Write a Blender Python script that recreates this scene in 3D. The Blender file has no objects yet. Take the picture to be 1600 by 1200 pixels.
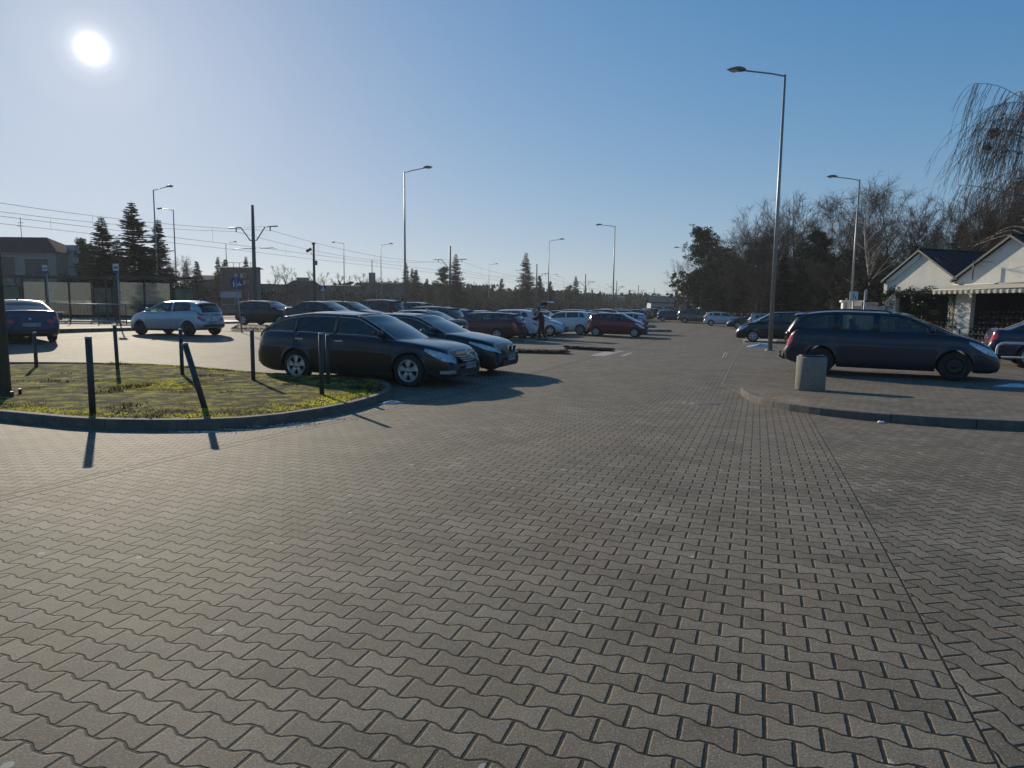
import bpy, bmesh, math, random
from math import sin, cos, tan, pi, radians as R, sqrt, atan2, floor
from mathutils import Vector, Matrix
SC = bpy.context.scene
# ------------------------------------------------------------------ camera
H0 = 1.45; FPX = 1050.0; PIT = math.atan(120/1050.0); ROLL = 0.012
Fw = Vector((0, cos(PIT), -sin(PIT))); R0 = Vector((1, 0, 0)); U0 = Vector((0, sin(PIT), cos(PIT)))
CR = R0*cos(ROLL)+U0*sin(ROLL); CU = U0*cos(ROLL)-R0*sin(ROLL)
CAMP = Vector((0, 0, H0))
cd = bpy.data.cameras.new('camera'); cam = bpy.data.objects.new('camera', cd)
SC.collection.objects.link(cam); SC.camera = cam
cd.sensor_width = 36; cd.lens = FPX/1600*36; cd.clip_start = .05; cd.clip_end = 6000
m = Matrix((CR, CU, -Fw)).transposed().to_4x4(); m.translation = CAMP; cam.matrix_world = m
def ray(px, py):
    return (Fw + CR*((px-800)/FPX) + CU*((600-py)/FPX)).normalized()
# ------------------------------------------------------------------ sun and sky
SD = ray(143, 76)                       # towards the sun
SEL = math.asin(SD.z); SAZ = math.atan2(SD.x, SD.y)
W = bpy.data.worlds.new('World'); SC.world = W; W.use_nodes = True
nt = W.node_tree; nt.nodes.clear()
def wn(t, **k):
    n = nt.nodes.new(t)
    for a, b in k.items(): setattr(n, a, b)
    return n
sky = wn('ShaderNodeTexSky', sky_type='NISHITA', sun_disc=False, sun_elevation=SEL, sun_rotation=SAZ,
         altitude=120, air_density=1.0, dust_density=0.35, ozone_density=2.2)
bg = wn('ShaderNodeBackground'); bg.inputs[1].default_value = 0.105
hs = wn('ShaderNodeHueSaturation'); hs.inputs['Saturation'].default_value = 1.38
def vm(op, a, b):
    n = wn('ShaderNodeVectorMath', operation=op)
    for i, q in enumerate((a, b)):
        if isinstance(q, bpy.types.NodeSocket): nt.links.new(q, n.inputs[i])
        else: n.inputs[i].default_value = q
    return n.outputs[0]
# a curve holds down the very bright part of the sky round the sun
soft = vm('DIVIDE', vm('MULTIPLY', sky.outputs[0], (1.75,)*3), vm('ADD', vm('MULTIPLY', sky.outputs[0], (.105*2.3,)*3), (1, 1, 1)))
soft = vm('MULTIPLY', soft, (.96, 1.07, 1.26))
nt.links.new(soft, hs.inputs['Color'])
# the sun's own disc and its soft aureole, fixed to the sun's direction in the sky
geo = wn('ShaderNodeTexCoord'); dt = wn('ShaderNodeVectorMath', operation='DOT_PRODUCT')
nrm = wn('ShaderNodeVectorMath', operation='NORMALIZE')
nt.links.new(geo.outputs['Generated'], nrm.inputs[0]); nt.links.new(nrm.outputs[0], dt.inputs[0])
dt.inputs[1].default_value = SD
cr = wn('ShaderNodeValToRGB'); cr.color_ramp.interpolation = 'EASE'
mr = wn('ShaderNodeMapRange'); mr.inputs[1].default_value = cos(R(14)); mr.inputs[2].default_value = 1.0
nt.links.new(dt.outputs['Value'], mr.inputs[0]); nt.links.new(mr.outputs[0], cr.inputs[0])
e = cr.color_ramp.elements
e[0].position = 0.0; e[0].color = (0, 0, 0, 1)
e[1].position = 0.62; e[1].color = (.02, .02, .02, 1)
x = e.new(.87); x.color = (.06, .055, .05, 1)
x = e.new(.965); x.color = (.14, .13, .11, 1)
x = e.new(.984); x.color = (.26, .24, .20, 1)
x = e.new(.9945); x.color = (.6, .56, .5, 1)
x = e.new(.9975); x.color = (1.6, 1.5, 1.3, 1)
x = e.new(.9987); x.color = (10, 9.6, 9, 1)
bg2 = wn('ShaderNodeBackground'); bg2.inputs[1].default_value = 0.5
ad = wn('ShaderNodeAddShader'); wo = wn('ShaderNodeOutputWorld')
nt.links.new(hs.outputs[0], bg.inputs[0]); nt.links.new(cr.outputs[0], bg2.inputs[0])
nt.links.new(bg.outputs[0], ad.inputs[0]); nt.links.new(bg2.outputs[0], ad.inputs[1]); nt.links.new(ad.outputs[0], wo.inputs[0])
sl = bpy.data.lights.new('sun', 'SUN'); sl.energy = 5.0; sl.angle = R(.5); sl.color = (1, .88, .68)
so = bpy.data.objects.new('sun', sl); SC.collection.objects.link(so)
SL = Vector((sin(SAZ)*cos(SEL+R(2)), cos(SAZ)*cos(SEL+R(2)), sin(SEL+R(2))))
so.rotation_euler = SL.to_track_quat('Z', 'Y').to_euler(); so.location = SD*50
SC.view_settings.view_transform = 'Standard'; SC.view_settings.look = 'None'
SC.view_settings.exposure = 0.0; SC.view_settings.gamma = 1
SC.cycles.max_bounces = 6; SC.cycles.transparent_max_bounces = 24; SC.cycles.volume_bounces = 0
SC.cycles.caustics_reflective = False; SC.cycles.caustics_refractive = False
# ------------------------------------------------------------------ terrain and placing
def sst(a, b, v):
    t = min(1, max(0, (v-a)/(b-a))); return t*t*(3-2*t)
TH = R(20); TD = Vector((sin(TH), cos(TH), 0)); ND = Vector((cos(TH), -sin(TH), 0))   # along / across the car park road
def ab(x, y): return x*sin(TH)+y*cos(TH), x*cos(TH)-y*sin(TH)
def gz(x, y):
    f = sst(15, 36, y); l = sst(2, 11, -x); far = 1-sst(55, 110, y)
    base = -.19*sst(3.5, 13.5, y)*far*(1-.7*sst(3, 9, x))*(1-sst(2, 9, -x)*sst(14, 24, y))
    return base+.22*l*f-(.08+.13*sst(3, 9, x))*f*(1-l)*sst(0, 9, x+9.001)*far
def at(px, py, off=0):
    r = ray(px, py); zz = off
    for _ in range(30):
        t = (zz-H0)/r.z if r.z < -1e-5 else 500
        p = CAMP+r*t; zz = .5*zz+.5*(gz(p.x, p.y)+off)
    return p
def xo(px, Y, z=None):
    "ground point in column px at forward distance Y"
    r = ray(px, 480+.012*(px-800)); p = CAMP+r*(Y/r.y)
    return Vector((p.x, p.y, gz(p.x, p.y)))
def zat(px, py, Y):
    r = ray(px, py); return (CAMP+r*(Y/r.y))
random.seed(7)
COL = SC.collection
# ------------------------------------------------------------------ mesh building
class MB:
    def __init__(s): s.v = []; s.f = []; s.m = []; s.sm = []
    def vs(s, pts):
        i = len(s.v); s.v += [tuple(p) for p in pts]; return i
    def face(s, idx, mi=0, sm=False): s.f.append(tuple(idx)); s.m.append(mi); s.sm.append(sm)
    def poly(s, pts, mi=0, sm=False):
        i = s.vs(pts); s.face(range(i, i+len(pts)), mi, sm)
    def box(s, c, d, mi=0, rot=None):
        i = len(s.v); c = Vector(c)
        for sx in (-1, 1):
            for sy in (-1, 1):
                for sz in (-1, 1):
                    p = Vector((sx*d[0]/2, sy*d[1]/2, sz*d[2]/2))
                    if rot is not None: p = rot @ p
                    s.v.append(tuple(c+p))
        for q in ((0, 1, 3, 2), (4, 6, 7, 5), (0, 4, 5, 1), (2, 3, 7, 6), (0, 2, 6, 4), (1, 5, 7, 3)): s.face([i+k for k in q], mi)
    def tube(s, pts, rs, n=6, mi=0, cap=True, sm=True):
        pts = [Vector(p) for p in pts]
        if not hasattr(rs, '__len__'): rs = [rs]*len(pts)
        base = len(s.v); up = None
        for k, p in enumerate(pts):
            d = (pts[min(k+1, len(pts)-1)]-pts[max(k-1, 0)])
            d = d.normalized() if d.length > 1e-9 else Vector((0, 0, 1))
            a = up if up is not None and abs(up.dot(d)) < .95 else (Vector((0, 0, 1)) if abs(d.z) < .9 else Vector((1, 0, 0)))
            u = (a-d*a.dot(d)).normalized(); w = d.cross(u); up = u
            for j in range(n):
                t = 2*pi*j/n; s.v.append(tuple(p+(u*cos(t)+w*sin(t))*rs[k]))
        for k in range(len(pts)-1):
            for j in range(n):
                a = base+k*n+j; b = base+k*n+(j+1) % n
                s.face((a, b, b+n, a+n), mi, sm)
        if cap and n > 3:
            s.face([base+j for j in range(n)][::-1], mi); s.face([base+(len(pts)-1)*n+j for j in range(n)], mi)
    def lathe(s, prof, c=(0, 0, 0), n=24, axis='z', mi=0, sm=True):
        base = len(s.v); c = Vector(c)
        for r, h in prof:
            for j in range(n):
                t = 2*pi*j/n
                p = Vector((r*cos(t), r*sin(t), h)) if axis == 'z' else Vector((r*cos(t), h, r*sin(t)))
                s.v.append(tuple(c+p))
        for k in range(len(prof)-1):
            for j in range(n):
                a = base+k*n+j; b = base+k*n+(j+1) % n
                s.face((a, b, b+n, a+n), mi, sm)
    def grid(s, rows, mi=0, sm=True, close=False):
        n = len(rows[0]); i = s.vs([p for r in rows for p in r])
        for a in range(len(rows)-1):
            for b in range(n-1 if not close else n):
                q = (i+a*n+b, i+a*n+(b+1) % n, i+(a+1)*n+(b+1) % n, i+(a+1)*n+b)
                s.face(q, mi(a, b) if callable(mi) else mi, sm)
    def prism(s, poly, h0, h1, mi=0):
        n = len(poly); i = s.vs([(p[0], p[1], h0) for p in poly]+[(p[0], p[1], h1) for p in poly])
        s.face([i+k for k in range(n)][::-1], mi); s.face([i+n+k for k in range(n)], mi)
        for k in range(n): s.face((i+k, i+(k+1) % n, i+n+(k+1) % n, i+n+k), mi)
    def mesh(s, name, mats):
        me = bpy.data.meshes.new(name); me.from_pydata(s.v, [], s.f)
        for mm in (mats if isinstance(mats, (list, tuple)) else [mats]): me.materials.append(mm)
        me.polygons.foreach_set('material_index', s.m); me.polygons.foreach_set('use_smooth', s.sm); me.update()
        return me
    def build(s, name, mats, parent=None, fix=False):
        me = s.mesh(name, mats)
        if fix:
            bm = bmesh.new(); bm.from_mesh(me); bmesh.ops.remove_doubles(bm, verts=bm.verts, dist=1e-5)
            bmesh.ops.recalc_face_normals(bm, faces=bm.faces); bm.to_mesh(me); bm.free()
        o = bpy.data.objects.new(name, me); COL.objects.link(o)
        if parent: o.parent = parent
        return o
def tag(o, label=None, cat=None, group=None, kind=None):
    if label: o['label'] = label
    if cat: o['category'] = cat
    if group: o['group'] = group
    if kind: o['kind'] = kind
    return o
def empty(name, loc, rz=0, label=None, cat=None, group=None):
    o = bpy.data.objects.new(name, None); COL.objects.link(o); o.location = loc; o.rotation_euler = (0, 0, rz)
    o.empty_display_size = .2
    return tag(o, label, cat, group)
KIDS = {}
def kids(o): return list(o.children)
def copy_tree(o, loc=None, rz=None, scale=None, label=None, parent=None, group=None):
    c = o.copy(); COL.objects.link(c)
    if parent is not None: c.parent = parent
    for ch in o.children: copy_tree(ch, parent=c)
    if loc is not None: c.location = loc
    if rz is not None: c.rotation_euler = (0, 0, rz)
    if scale is not None: c.scale = scale if hasattr(scale, '__len__') else (scale,)*3
    if label: c['label'] = label
    if group: c['group'] = group
    return c
# ------------------------------------------------------------------ materials
MATS = {}
def mat(name, col, rough=.6, metal=0, spec=.5, var=0, vscale=8, bump=0, bscale=30, coat=0, trans=0, emit=0):
    if name in MATS: return MATS[name]
    mt = bpy.data.materials.new(name); mt.use_nodes = True; t = mt.node_tree; b = t.nodes['Principled BSDF']
    c4 = (*col, 1); b.inputs['Base Color'].default_value = c4; b.inputs['Roughness'].default_value = rough
    b.inputs['Metallic'].default_value = metal; b.inputs['Specular IOR Level'].default_value = spec
    b.inputs['Coat Weight'].default_value = coat; b.inputs['Coat Roughness'].default_value = .04
    if trans: b.inputs['Transmission Weight'].default_value = trans
    if emit: b.inputs['Emission Color'].default_value = c4; b.inputs['Emission Strength'].default_value = emit
    tc = t.nodes.new('ShaderNodeTexCoord')
    if var:
        n = t.nodes.new('ShaderNodeTexNoise'); n.inputs['Scale'].default_value = vscale; n.inputs['Detail'].default_value = 6
        n.inputs['Roughness'].default_value = .65
        t.links.new(tc.outputs['Object'], n.inputs['Vector'])
        r = t.nodes.new('ShaderNodeValToRGB'); r.color_ramp.elements[0].position = .3; r.color_ramp.elements[1].position = .7
        r.color_ramp.elements[0].color = (*[max(0, q*(1-var)) for q in col], 1); r.color_ramp.elements[1].color = (*[min(1, q*(1+var)) for q in col], 1)
        t.links.new(n.outputs[0], r.inputs[0]); t.links.new(r.outputs[0], b.inputs['Base Color'])
    if bump:
        n = t.nodes.new('ShaderNodeTexNoise'); n.inputs['Scale'].default_value = bscale; n.inputs['Detail'].default_value = 4
        t.links.new(tc.outputs['Object'], n.inputs['Vector'])
        bp = t.nodes.new('ShaderNodeBump'); bp.inputs['Strength'].default_value = bump; bp.inputs['Distance'].default_value = .02
        t.links.new(n.outputs[0], bp.inputs['Height']); t.links.new(bp.outputs[0], b.inputs['Normal'])
    MATS[name] = mt; return mt
def foliage(name, col, tr=.3):
    if name in MATS: return MATS[name]
    mt = bpy.data.materials.new(name); mt.use_nodes = True; t = mt.node_tree; t.nodes.clear()
    o = t.nodes.new('ShaderNodeOutputMaterial'); d = t.nodes.new('ShaderNodeBsdfDiffuse'); l = t.nodes.new('ShaderNodeBsdfTranslucent')
    mx = t.nodes.new('ShaderNodeMixShader'); mx.inputs[0].default_value = tr
    tc = t.nodes.new('ShaderNodeTexCoord'); n = t.nodes.new('ShaderNodeTexNoise'); n.inputs['Scale'].default_value = 1.3; n.inputs['Detail'].default_value = 5
    r = t.nodes.new('ShaderNodeValToRGB'); r.color_ramp.elements[0].position = .32; r.color_ramp.elements[1].position = .7
    r.color_ramp.elements[0].color = (*[q*.55 for q in col], 1); r.color_ramp.elements[1].color = (*[min(1, q*1.5) for q in col], 1)
    t.links.new(tc.outputs['Object'], n.inputs['Vector']); t.links.new(n.outputs[0], r.inputs[0])
    t.links.new(r.outputs[0], d.inputs[0]); t.links.new(r.outputs[0], l.inputs[0])
    t.links.new(d.outputs[0], mx.inputs[1]); t.links.new(l.outputs[0], mx.inputs[2]); t.links.new(mx.outputs[0], o.inputs[0])
    MATS[name] = mt; return mt
def glassmat(name, tint, op=.35):
    if name in MATS: return MATS[name]
    mt = bpy.data.materials.new(name); mt.use_nodes = True; t = mt.node_tree; t.nodes.clear()
    o = t.nodes.new('ShaderNodeOutputMaterial'); tr = t.nodes.new('ShaderNodeBsdfTransparent'); tr.inputs[0].default_value = (*tint, 1)
    g = t.nodes.new('ShaderNodeBsdfGlossy'); g.inputs['Roughness'].default_value = .03; g.inputs[0].default_value = (1, 1, 1, 1)
    df = t.nodes.new('ShaderNodeBsdfDiffuse'); df.inputs[0].default_value = (.35, .36, .36, 1)
    # mirror share by viewing angle, the same on both faces of the thin pane
    gg = t.nodes.new('ShaderNodeNewGeometry'); dp = t.nodes.new('ShaderNodeVectorMath'); dp.operation = 'DOT_PRODUCT'
    t.links.new(gg.outputs['Normal'], dp.inputs[0]); t.links.new(gg.outputs['Incoming'], dp.inputs[1])
    def mm(op, a, b=None):
        n = t.nodes.new('ShaderNodeMath'); n.operation = op
        for i, v in enumerate((a, b)):
            if v is None: continue
            if isinstance(v, bpy.types.NodeSocket): t.links.new(v, n.inputs[i])
            else: n.inputs[i].default_value = v
        return n.outputs[0]
    fr_ = mm('ADD', mm('MULTIPLY', mm('POWER', mm('SUBTRACT', 1.0, mm('ABSOLUTE', dp.outputs['Value'])), 4.0), .90), .055)
    m0 = t.nodes.new('ShaderNodeMixShader'); m0.inputs[0].default_value = op*.25
    t.links.new(tr.outputs[0], m0.inputs[1]); t.links.new(df.outputs[0], m0.inputs[2])
    mx = t.nodes.new('ShaderNodeMixShader'); t.links.new(fr_, mx.inputs[0])
    t.links.new(m0.outputs[0], mx.inputs[1]); t.links.new(g.outputs[0], mx.inputs[2]); t.links.new(mx.outputs[0], o.inputs[0])
    MATS[name] = mt; return mt
def nodes(mt):
    t = mt.node_tree
    def N(ty, *ins, **kw):
        n = t.nodes.new(ty)
        for a, b in kw.items(): setattr(n, a, b)
        for i, v in enumerate(ins):
            if v is None: continue
            if isinstance(v, bpy.types.NodeSocket): t.links.new(v, n.inputs[i])
            else: n.inputs[i].default_value = v
        return n
    def M(op, a, b=None, c=None, clamp=False):
        n = N('ShaderNodeMath', a, b, c, operation=op); n.use_clamp = clamp; return n.outputs[0]
    return t, N, M
# ------------------------------------------------------------------ paving
B_A, B_P, B_D = -5.3, .80, -.69
def paver_mat(name, angs, base=(.193, .167, .128), regions=True):
    mt = bpy.data.materials.new(name); mt.use_nodes = True; t, N, M = nodes(mt); b = t.nodes['Principled BSDF']
    g = N('ShaderNodeNewGeometry').outputs['Position']; sp = N('ShaderNodeSeparateXYZ', g); X, Y = sp.outputs[0], sp.outputs[1]
    bb = M('SUBTRACT', M('MULTIPLY', X, cos(TH)), M('MULTIPLY', Y, sin(TH)))
    if regions:
        mA = M('LESS_THAN', bb, B_A); mP = M('MULTIPLY', M('GREATER_THAN', bb, B_P), M('LESS_THAN', Y, 13.0))
        ang = M('ADD', M('MULTIPLY', mA, angs[1]-angs[0]), M('MULTIPLY', mP, angs[2]-angs[0])); ang = M('ADD', ang, angs[0])
        ca = M('COSINE', ang); sa = M('SINE', ang)
    else:
        ca, sa = cos(angs[0]), sin(angs[0]); mA = mP = None
    u = M('ADD', M('MULTIPLY', X, ca), M('MULTIPLY', Y, sa)); v = M('SUBTRACT', M('MULTIPLY', Y, ca), M('MULTIPLY', X, sa))
    # slight unevenness of the laying
    wob = N('ShaderNodeTexNoise', g, None, 1.7); wob.inputs['Detail'].default_value = 1
    v = M('ADD', v, M('MULTIPLY', M('SUBTRACT', wob.outputs[0], .5), .03))
    P, L, A = .116, .184, .0108
    tri = M('DIVIDE', M('PINGPONG', u, L/2), L/2); T = M('MULTIPLY', M('SUBTRACT', M('MULTIPLY', tri, 2), 1), 2.3)
    T = M('MINIMUM', M('MAXIMUM', T, -1), 1)
    k0 = M('ROUND', M('DIVIDE', v, P)); odd = M('ABSOLUTE', M('MODULO', k0, 2)); sg = M('SUBTRACT', M('MULTIPLY', odd, 2), 1)
    B = M('ADD', M('MULTIPLY', k0, P), M('MULTIPLY', M('MULTIPLY', sg, T), A)); dv = M('SUBTRACT', v, B)
    row = M('SUBTRACT', k0, M('LESS_THAN', dv, 0)); ro = M('ABSOLUTE', M('MODULO', row, 2))
    uu = M('ADD', u, M('MULTIPLY', M('SUBTRACT', 1, ro), L/2)); j = M('FLOOR', M('DIVIDE', uu, L)); du = M('PINGPONG', uu, L/2)
    d = M('MINIMUM', M('MULTIPLY', M('ABSOLUTE', dv), .78), M('MULTIPLY', du, .62))
    ids = N('ShaderNodeCombineXYZ', row, j, 0.0).outputs[0]
    wn_ = N('ShaderNodeTexWhiteNoise', ids); wn_.noise_dimensions = '3D'; rnd = wn_.outputs[0]; rcol = wn_.outputs[1]
    fine = N('ShaderNodeTexNoise', g, None, 125.0); fine.inputs['Detail'].default_value = 3
    med = N('ShaderNodeTexNoise', g, None, 26.0); med.inputs['Detail'].default_value = 4
    big = N('ShaderNodeTexNoise', g, None, .35); big.inputs['Detail'].default_value = 5; big.inputs['Roughness'].default_value = .6
    dj = M('ADD', d, M('MULTIPLY', M('SUBTRACT', med.outputs[0], .5), .004))
    if regions:   # gutter lines and the cut edge between the two layings
        for off in (0, .14): d2 = M('ABSOLUTE', M('SUBTRACT', bb, B_A+off)); dj = M('MINIMUM', dj, M('MULTIPLY', d2, .22))
        d3 = M('MAXIMUM', M('ABSOLUTE', M('SUBTRACT', bb, B_P)), M('MULTIPLY', M('GREATER_THAN', Y, 12.0), 9.0)); dj = M('MINIMUM', dj, M('MULTIPLY', d3, .8))
    mj = N('ShaderNodeMapRange', dj, .0026, .0046); mj.interpolation_type = 'SMOOTHSTEP'; joint = mj.outputs[0]
    hb = N('ShaderNodeMapRange', dj, .0022, .0062); hb.interpolation_type = 'SMOOTHSTEP'
    # colour
    c1 = N('ShaderNodeMix', data_type='RGBA'); c1.inputs[0].default_value = .5
    t.links.new(rnd, c1.inputs[0]); c1.inputs[6].default_value = (*[q*.78 for q in base], 1); c1.inputs[7].default_value = (*[q*1.2 for q in base], 1)
    c2 = N('ShaderNodeMix', data_type='RGBA', blend_type='MIX'); rr = N('ShaderNodeMapRange', big.outputs[0], .42, .66)
    t.links.new(M('MULTIPLY', rr.outputs[0], .45), c2.inputs[0]); t.links.new(c1.outputs[2], c2.inputs[6]); c2.inputs[7].default_value = (base[0]*1.16, base[1]*.98, base[2]*.92, 1)
    stain = N('ShaderNodeTexNoise', g, None, 1.1); stain.inputs['Detail'].default_value = 7; stain.inputs['Roughness'].default_value = .7
    st = N('ShaderNodeMapRange', stain.outputs[0], .38, .68); st.inputs[3].default_value = .78; st.inputs[4].default_value = 1.12
    fn = N('ShaderNodeMapRange', fine.outputs[0], .3, .72); fn.inputs[3].default_value = .6; fn.inputs[4].default_value = 1.4
    md = N('ShaderNodeMapRange', med.outputs[0], .3, .7); md.inputs[3].default_value = .9; md.inputs[4].default_value = 1.1
    fac = M('MULTIPLY', M('MULTIPLY', st.outputs[0], fn.outputs[0]), md.outputs[0])
    c3 = N('ShaderNodeMix', data_type='RGBA', blend_type='MULTIPLY'); c3.inputs[0].default_value = 1
    cc = N('ShaderNodeCombineColor', fac, fac, fac); t.links.new(c2.outputs[2], c3.inputs[6]); t.links.new(cc.outputs[0], c3.inputs[7])
    # pale specks of grit and a few gum spots
    vo = N('ShaderNodeTexVoronoi', g, None, 95.0); vo.voronoi_dimensions = '2D'; spk = M('MULTIPLY', M('LESS_THAN', vo.outputs['Distance'], .22), M('GREATER_THAN', N('ShaderNodeSeparateColor', vo.outputs['Color']).outputs[0], .86))
    vg = N('ShaderNodeTexVoronoi', g, None, 1.25); vg.voronoi_dimensions = '2D'; vgn = M('ADD', vg.outputs['Distance'], M('MULTIPLY', med.outputs[0], .02))
    gum = M('MULTIPLY', M('LESS_THAN', vgn, .034), M('GREATER_THAN', N('ShaderNodeSeparateColor', vg.outputs['Color']).outputs[1], .35))
    sm = M('MAXIMUM', M('MULTIPLY', spk, .45), M('MULTIPLY', gum, .5))
    c4 = N('ShaderNodeMix', data_type='RGBA'); t.links.new(sm, c4.inputs[0]); t.links.new(c3.outputs[2], c4.inputs[6]); c4.inputs[7].default_value = (.55, .53, .5, 1)
    jc = N('ShaderNodeMix', data_type='RGBA'); t.links.new(med.outputs[0], jc.inputs[0]); jc.inputs[6].default_value = (.010, .009, .007, 1); jc.inputs[7].default_value = (.045, .039, .030, 1)
    c5 = N('ShaderNodeMix', data_type='RGBA'); t.links.new(joint, c5.inputs[0]); t.links.new(jc.outputs[2], c5.inputs[6]); t.links.new(c4.outputs[2], c5.inputs[7])
    t.links.new(c5.outputs[2], b.inputs['Base Color'])
    b.inputs['Roughness'].default_value = .8; b.inputs['Specular IOR Level'].default_value = .19
    h = M('ADD', M('MULTIPLY', hb.outputs[0], 1.0), M('MULTIPLY', fine.outputs[0], .22)); h = M('ADD', h, M('MULTIPLY', rnd, .10)); h = M('ADD', h, M('MULTIPLY', spk, .12))
    tl = N('ShaderNodeVectorMath', rcol, (.5, .5, .5), operation='SUBTRACT').outputs[0]
    ts = N('ShaderNodeVectorMath', tl, (.045, .045, 0), operation='MULTIPLY').outputs[0]
    gn = N('ShaderNodeNewGeometry').outputs['Normal']
    nn = N('ShaderNodeVectorMath', N('ShaderNodeVectorMath', gn, ts, operation='ADD').outputs[0], operation='NORMALIZE').outputs[0]
    bp = N('ShaderNodeBump'); bp.inputs['Strength'].default_value = .65; bp.inputs['Distance'].default_value = .006
    t.links.new(h, bp.inputs['Height']); t.links.new(nn, bp.inputs['Normal']); t.links.new(bp.outputs[0], b.inputs['Normal'])
    MATS[name] = mt; return mt
pav = paver_mat('road_pavers', (-TH, R(2), R(-79)))
pav2 = paver_mat('walk_pavers', (R(9),), base=(.188, .160, .122), regions=False)
pav3 = paver_mat('island_pavers', (R(-14),), base=(.195, .163, .12), regions=False)
def sheet(name, xs, ys, dz, mt, kind='structure', zf=None):
    mb = MB(); rows = [[(x, y, (zf or gz)(x, y)+dz) for x in xs] for y in ys]; mb.grid(rows); o = mb.build(name, mt)
    return tag(o, kind=kind)
def lin(a, b, n): return [a+(b-a)*i/(n-1) for i in range(n)]
soil = mat('winter_soil', (.085, .078, .05), .95, var=.5, vscale=.6, bump=.6, bscale=3)
sheet('ground', [-2500, -900, -300]+lin(-140, 140, 60)+[300, 900, 2500], [-400, -100, -40]+lin(-12, 220, 60)+[400, 1000, 3500], -.11, soil)
sheet('road', lin(-60, 70, 66), lin(-8, 12, 11)+lin(13, 125, 66), 0, pav)
# raised walk on the right: front edge follows the kerb, left edge follows the road
kpx = [(1157, 616), (1163, 622), (1172, 627), (1185, 632), (1205, 637), (1230, 642), (1270, 648), (1320, 654), (1380, 660), (1450, 665), (1520, 669), (1600, 673)]
kc = [at(*p) for p in kpx]; kc = [Vector((p.x, p.y, 0)) for p in kc]
for i in range(14): kc.append(kc[-1]+Vector((1.0, -.34+.02*i, 0)))
def interp(pts, x):
    if x <= pts[0][0]: return pts[0][1]
    for (x0, y0), (x1, y1) in zip(pts, pts[1:]):
        if x <= x1: return y0+(y1-y0)*(x-x0)/max(1e-9, x1-x0)
    return pts[-1][1]
kf = [(p.x, p.y) for p in kc]; XD0 = kf[0][0]
def walk_h(x, y):
    f = interp(kf, x); yd = 14.5+(x-4.56)/tan(TH)
    return gz(x, y)+.004+.115*sst(0, .55, (yd-y)*sin(TH))*(1-sst(1.5, 6.0, y-f))*sst(0, .6, x-XD0)
mb = MB(); xs = sorted(set([XD0+.02*i for i in range(12)]+lin(XD0+.3, 8, 26)+lin(8, 70, 50))); rows = []
for x in xs:
    f = interp(kf, x)+.02; yd = max(f+.05, min(125, 14.5+(x-4.56)/tan(TH)))
    rows.append([(x, f+(yd-f)*(i/40)**1.6, walk_h(x, f+(yd-f)*(i/40)**1.6)) for i in range(41)])
mb.grid(rows); tag(mb.build('pavement', pav2), kind='structure')
kerb_m = mat('kerb_concrete', (.115, .107, .093), .9, var=.35, vscale=5, bump=.35, bscale=45)
def kerb(name, pts, h, w, closed=False, zf=gz, seg=1.0, top=True):
    "kerb stones about a metre long with open joints, laid along pts (outer edge), top at zf+h"
    P = [Vector((p[0], p[1], 0)) for p in pts]
    if closed: P.append(P[0])
    L = [0]
    for a, b in zip(P, P[1:]): L.append(L[-1]+(b-a).length)
    def pt(s):
        for i in range(len(P)-1):
            if s <= L[i+1] or i == len(P)-2:
                return P[i]+(P[i+1]-P[i])*((s-L[i])/max(1e-6, L[i+1]-L[i]))
    n = max(1, round(L[-1]/seg)); mb = MB()
    for k in range(n):
        s0, s1 = L[-1]*k/n+.005, L[-1]*(k+1)/n-.005; rows = []
        for q in range(6):
            s = s0+(s1-s0)*q/5; p = pt(s); d = (pt(min(s+.02, L[-1]))-pt(max(s-.02, 0))).normalized(); nn = Vector((-d.y, d.x, 0))
            z = zf(p.x, p.y); r = []
            for (o, hh) in ((0, -.12), (0, h-.012), (.012, h), (w-.005, h), (w, h-.005), (w, -.12)):
                c = p+nn*o; r.append((c.x, c.y, z+hh))
            rows.append(r)
        mb.grid(rows, sm=False); mb.poly(rows[0]); mb.poly(rows[-1][::-1])
    return tag(mb.build(name, kerb_m), kind='structure')
kerb('kerb', kc, .122, .13)
# pale edging line of the road on the right and the walk strips beside it
white_m = mat('road_paint', (.26, .25, .22), .8, var=.5, vscale=14)
mb = MB()
for k in range(90):
    a0 = 15.2+k*.36; 
    for (a, b, l, w) in ((a0, B_D+.02, .25, .02),):
        p = [TD*(a+i*l)+ND*(b+j*w) for i, j in ((0, 0), (1, 0), (1, 1), (0, 1))]
        mb.poly([(q.x, q.y, gz(q.x, q.y)+.010) for q in p])
q0 = kc[0]; q1 = TD*15.1+ND*B_D
for k in range(4):
    u = (q0-q1); a = q1+u*(k/4+.02); c = q1+u*(k/4+.22); n_ = Vector((-u.y, u.x, 0)).normalized()*.02
    mb.poly([(p.x, p.y, gz(p.x, p.y)+.009) for p in (a, c, c+n_, a+n_)])
tag(mb.build('road_edge_line', white_m), kind='structure')
mb = MB()
def patch(mb, quad, dz=.006, n=6):
    a, b, c, d = [at(*q) for q in quad]
    rows = []
    for i in range(n):
        u = i/(n-1); l = a.lerp(d, u); r = b.lerp(c, u); rows.append([(p.x, p.y, gz(p.x, p.y)+dz) for p in (l.lerp(r, k/(n-1)) for k in range(n))])
    mb.grid(rows)
faded = mat('faded_paint', (.34, .325, .29), .75, var=.4, vscale=5)
for q in (((922, 556), (945, 556.5), (976, 548.5), (948, 548.5)), ((968, 556.6), (975, 556.8), (989, 551.4), (984, 551.3)),
          ((1162, 537), (1210, 538), (1215, 530), (1160, 530)), ((1128, 559), (1131, 559), (1134, 551), (1132, 551)), ((1133, 559), (1135, 559), (1137, 551), (1136, 551))):
    patch(mb, q)
tag(mb.build('parking_markings', faded), kind='structure')
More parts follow.
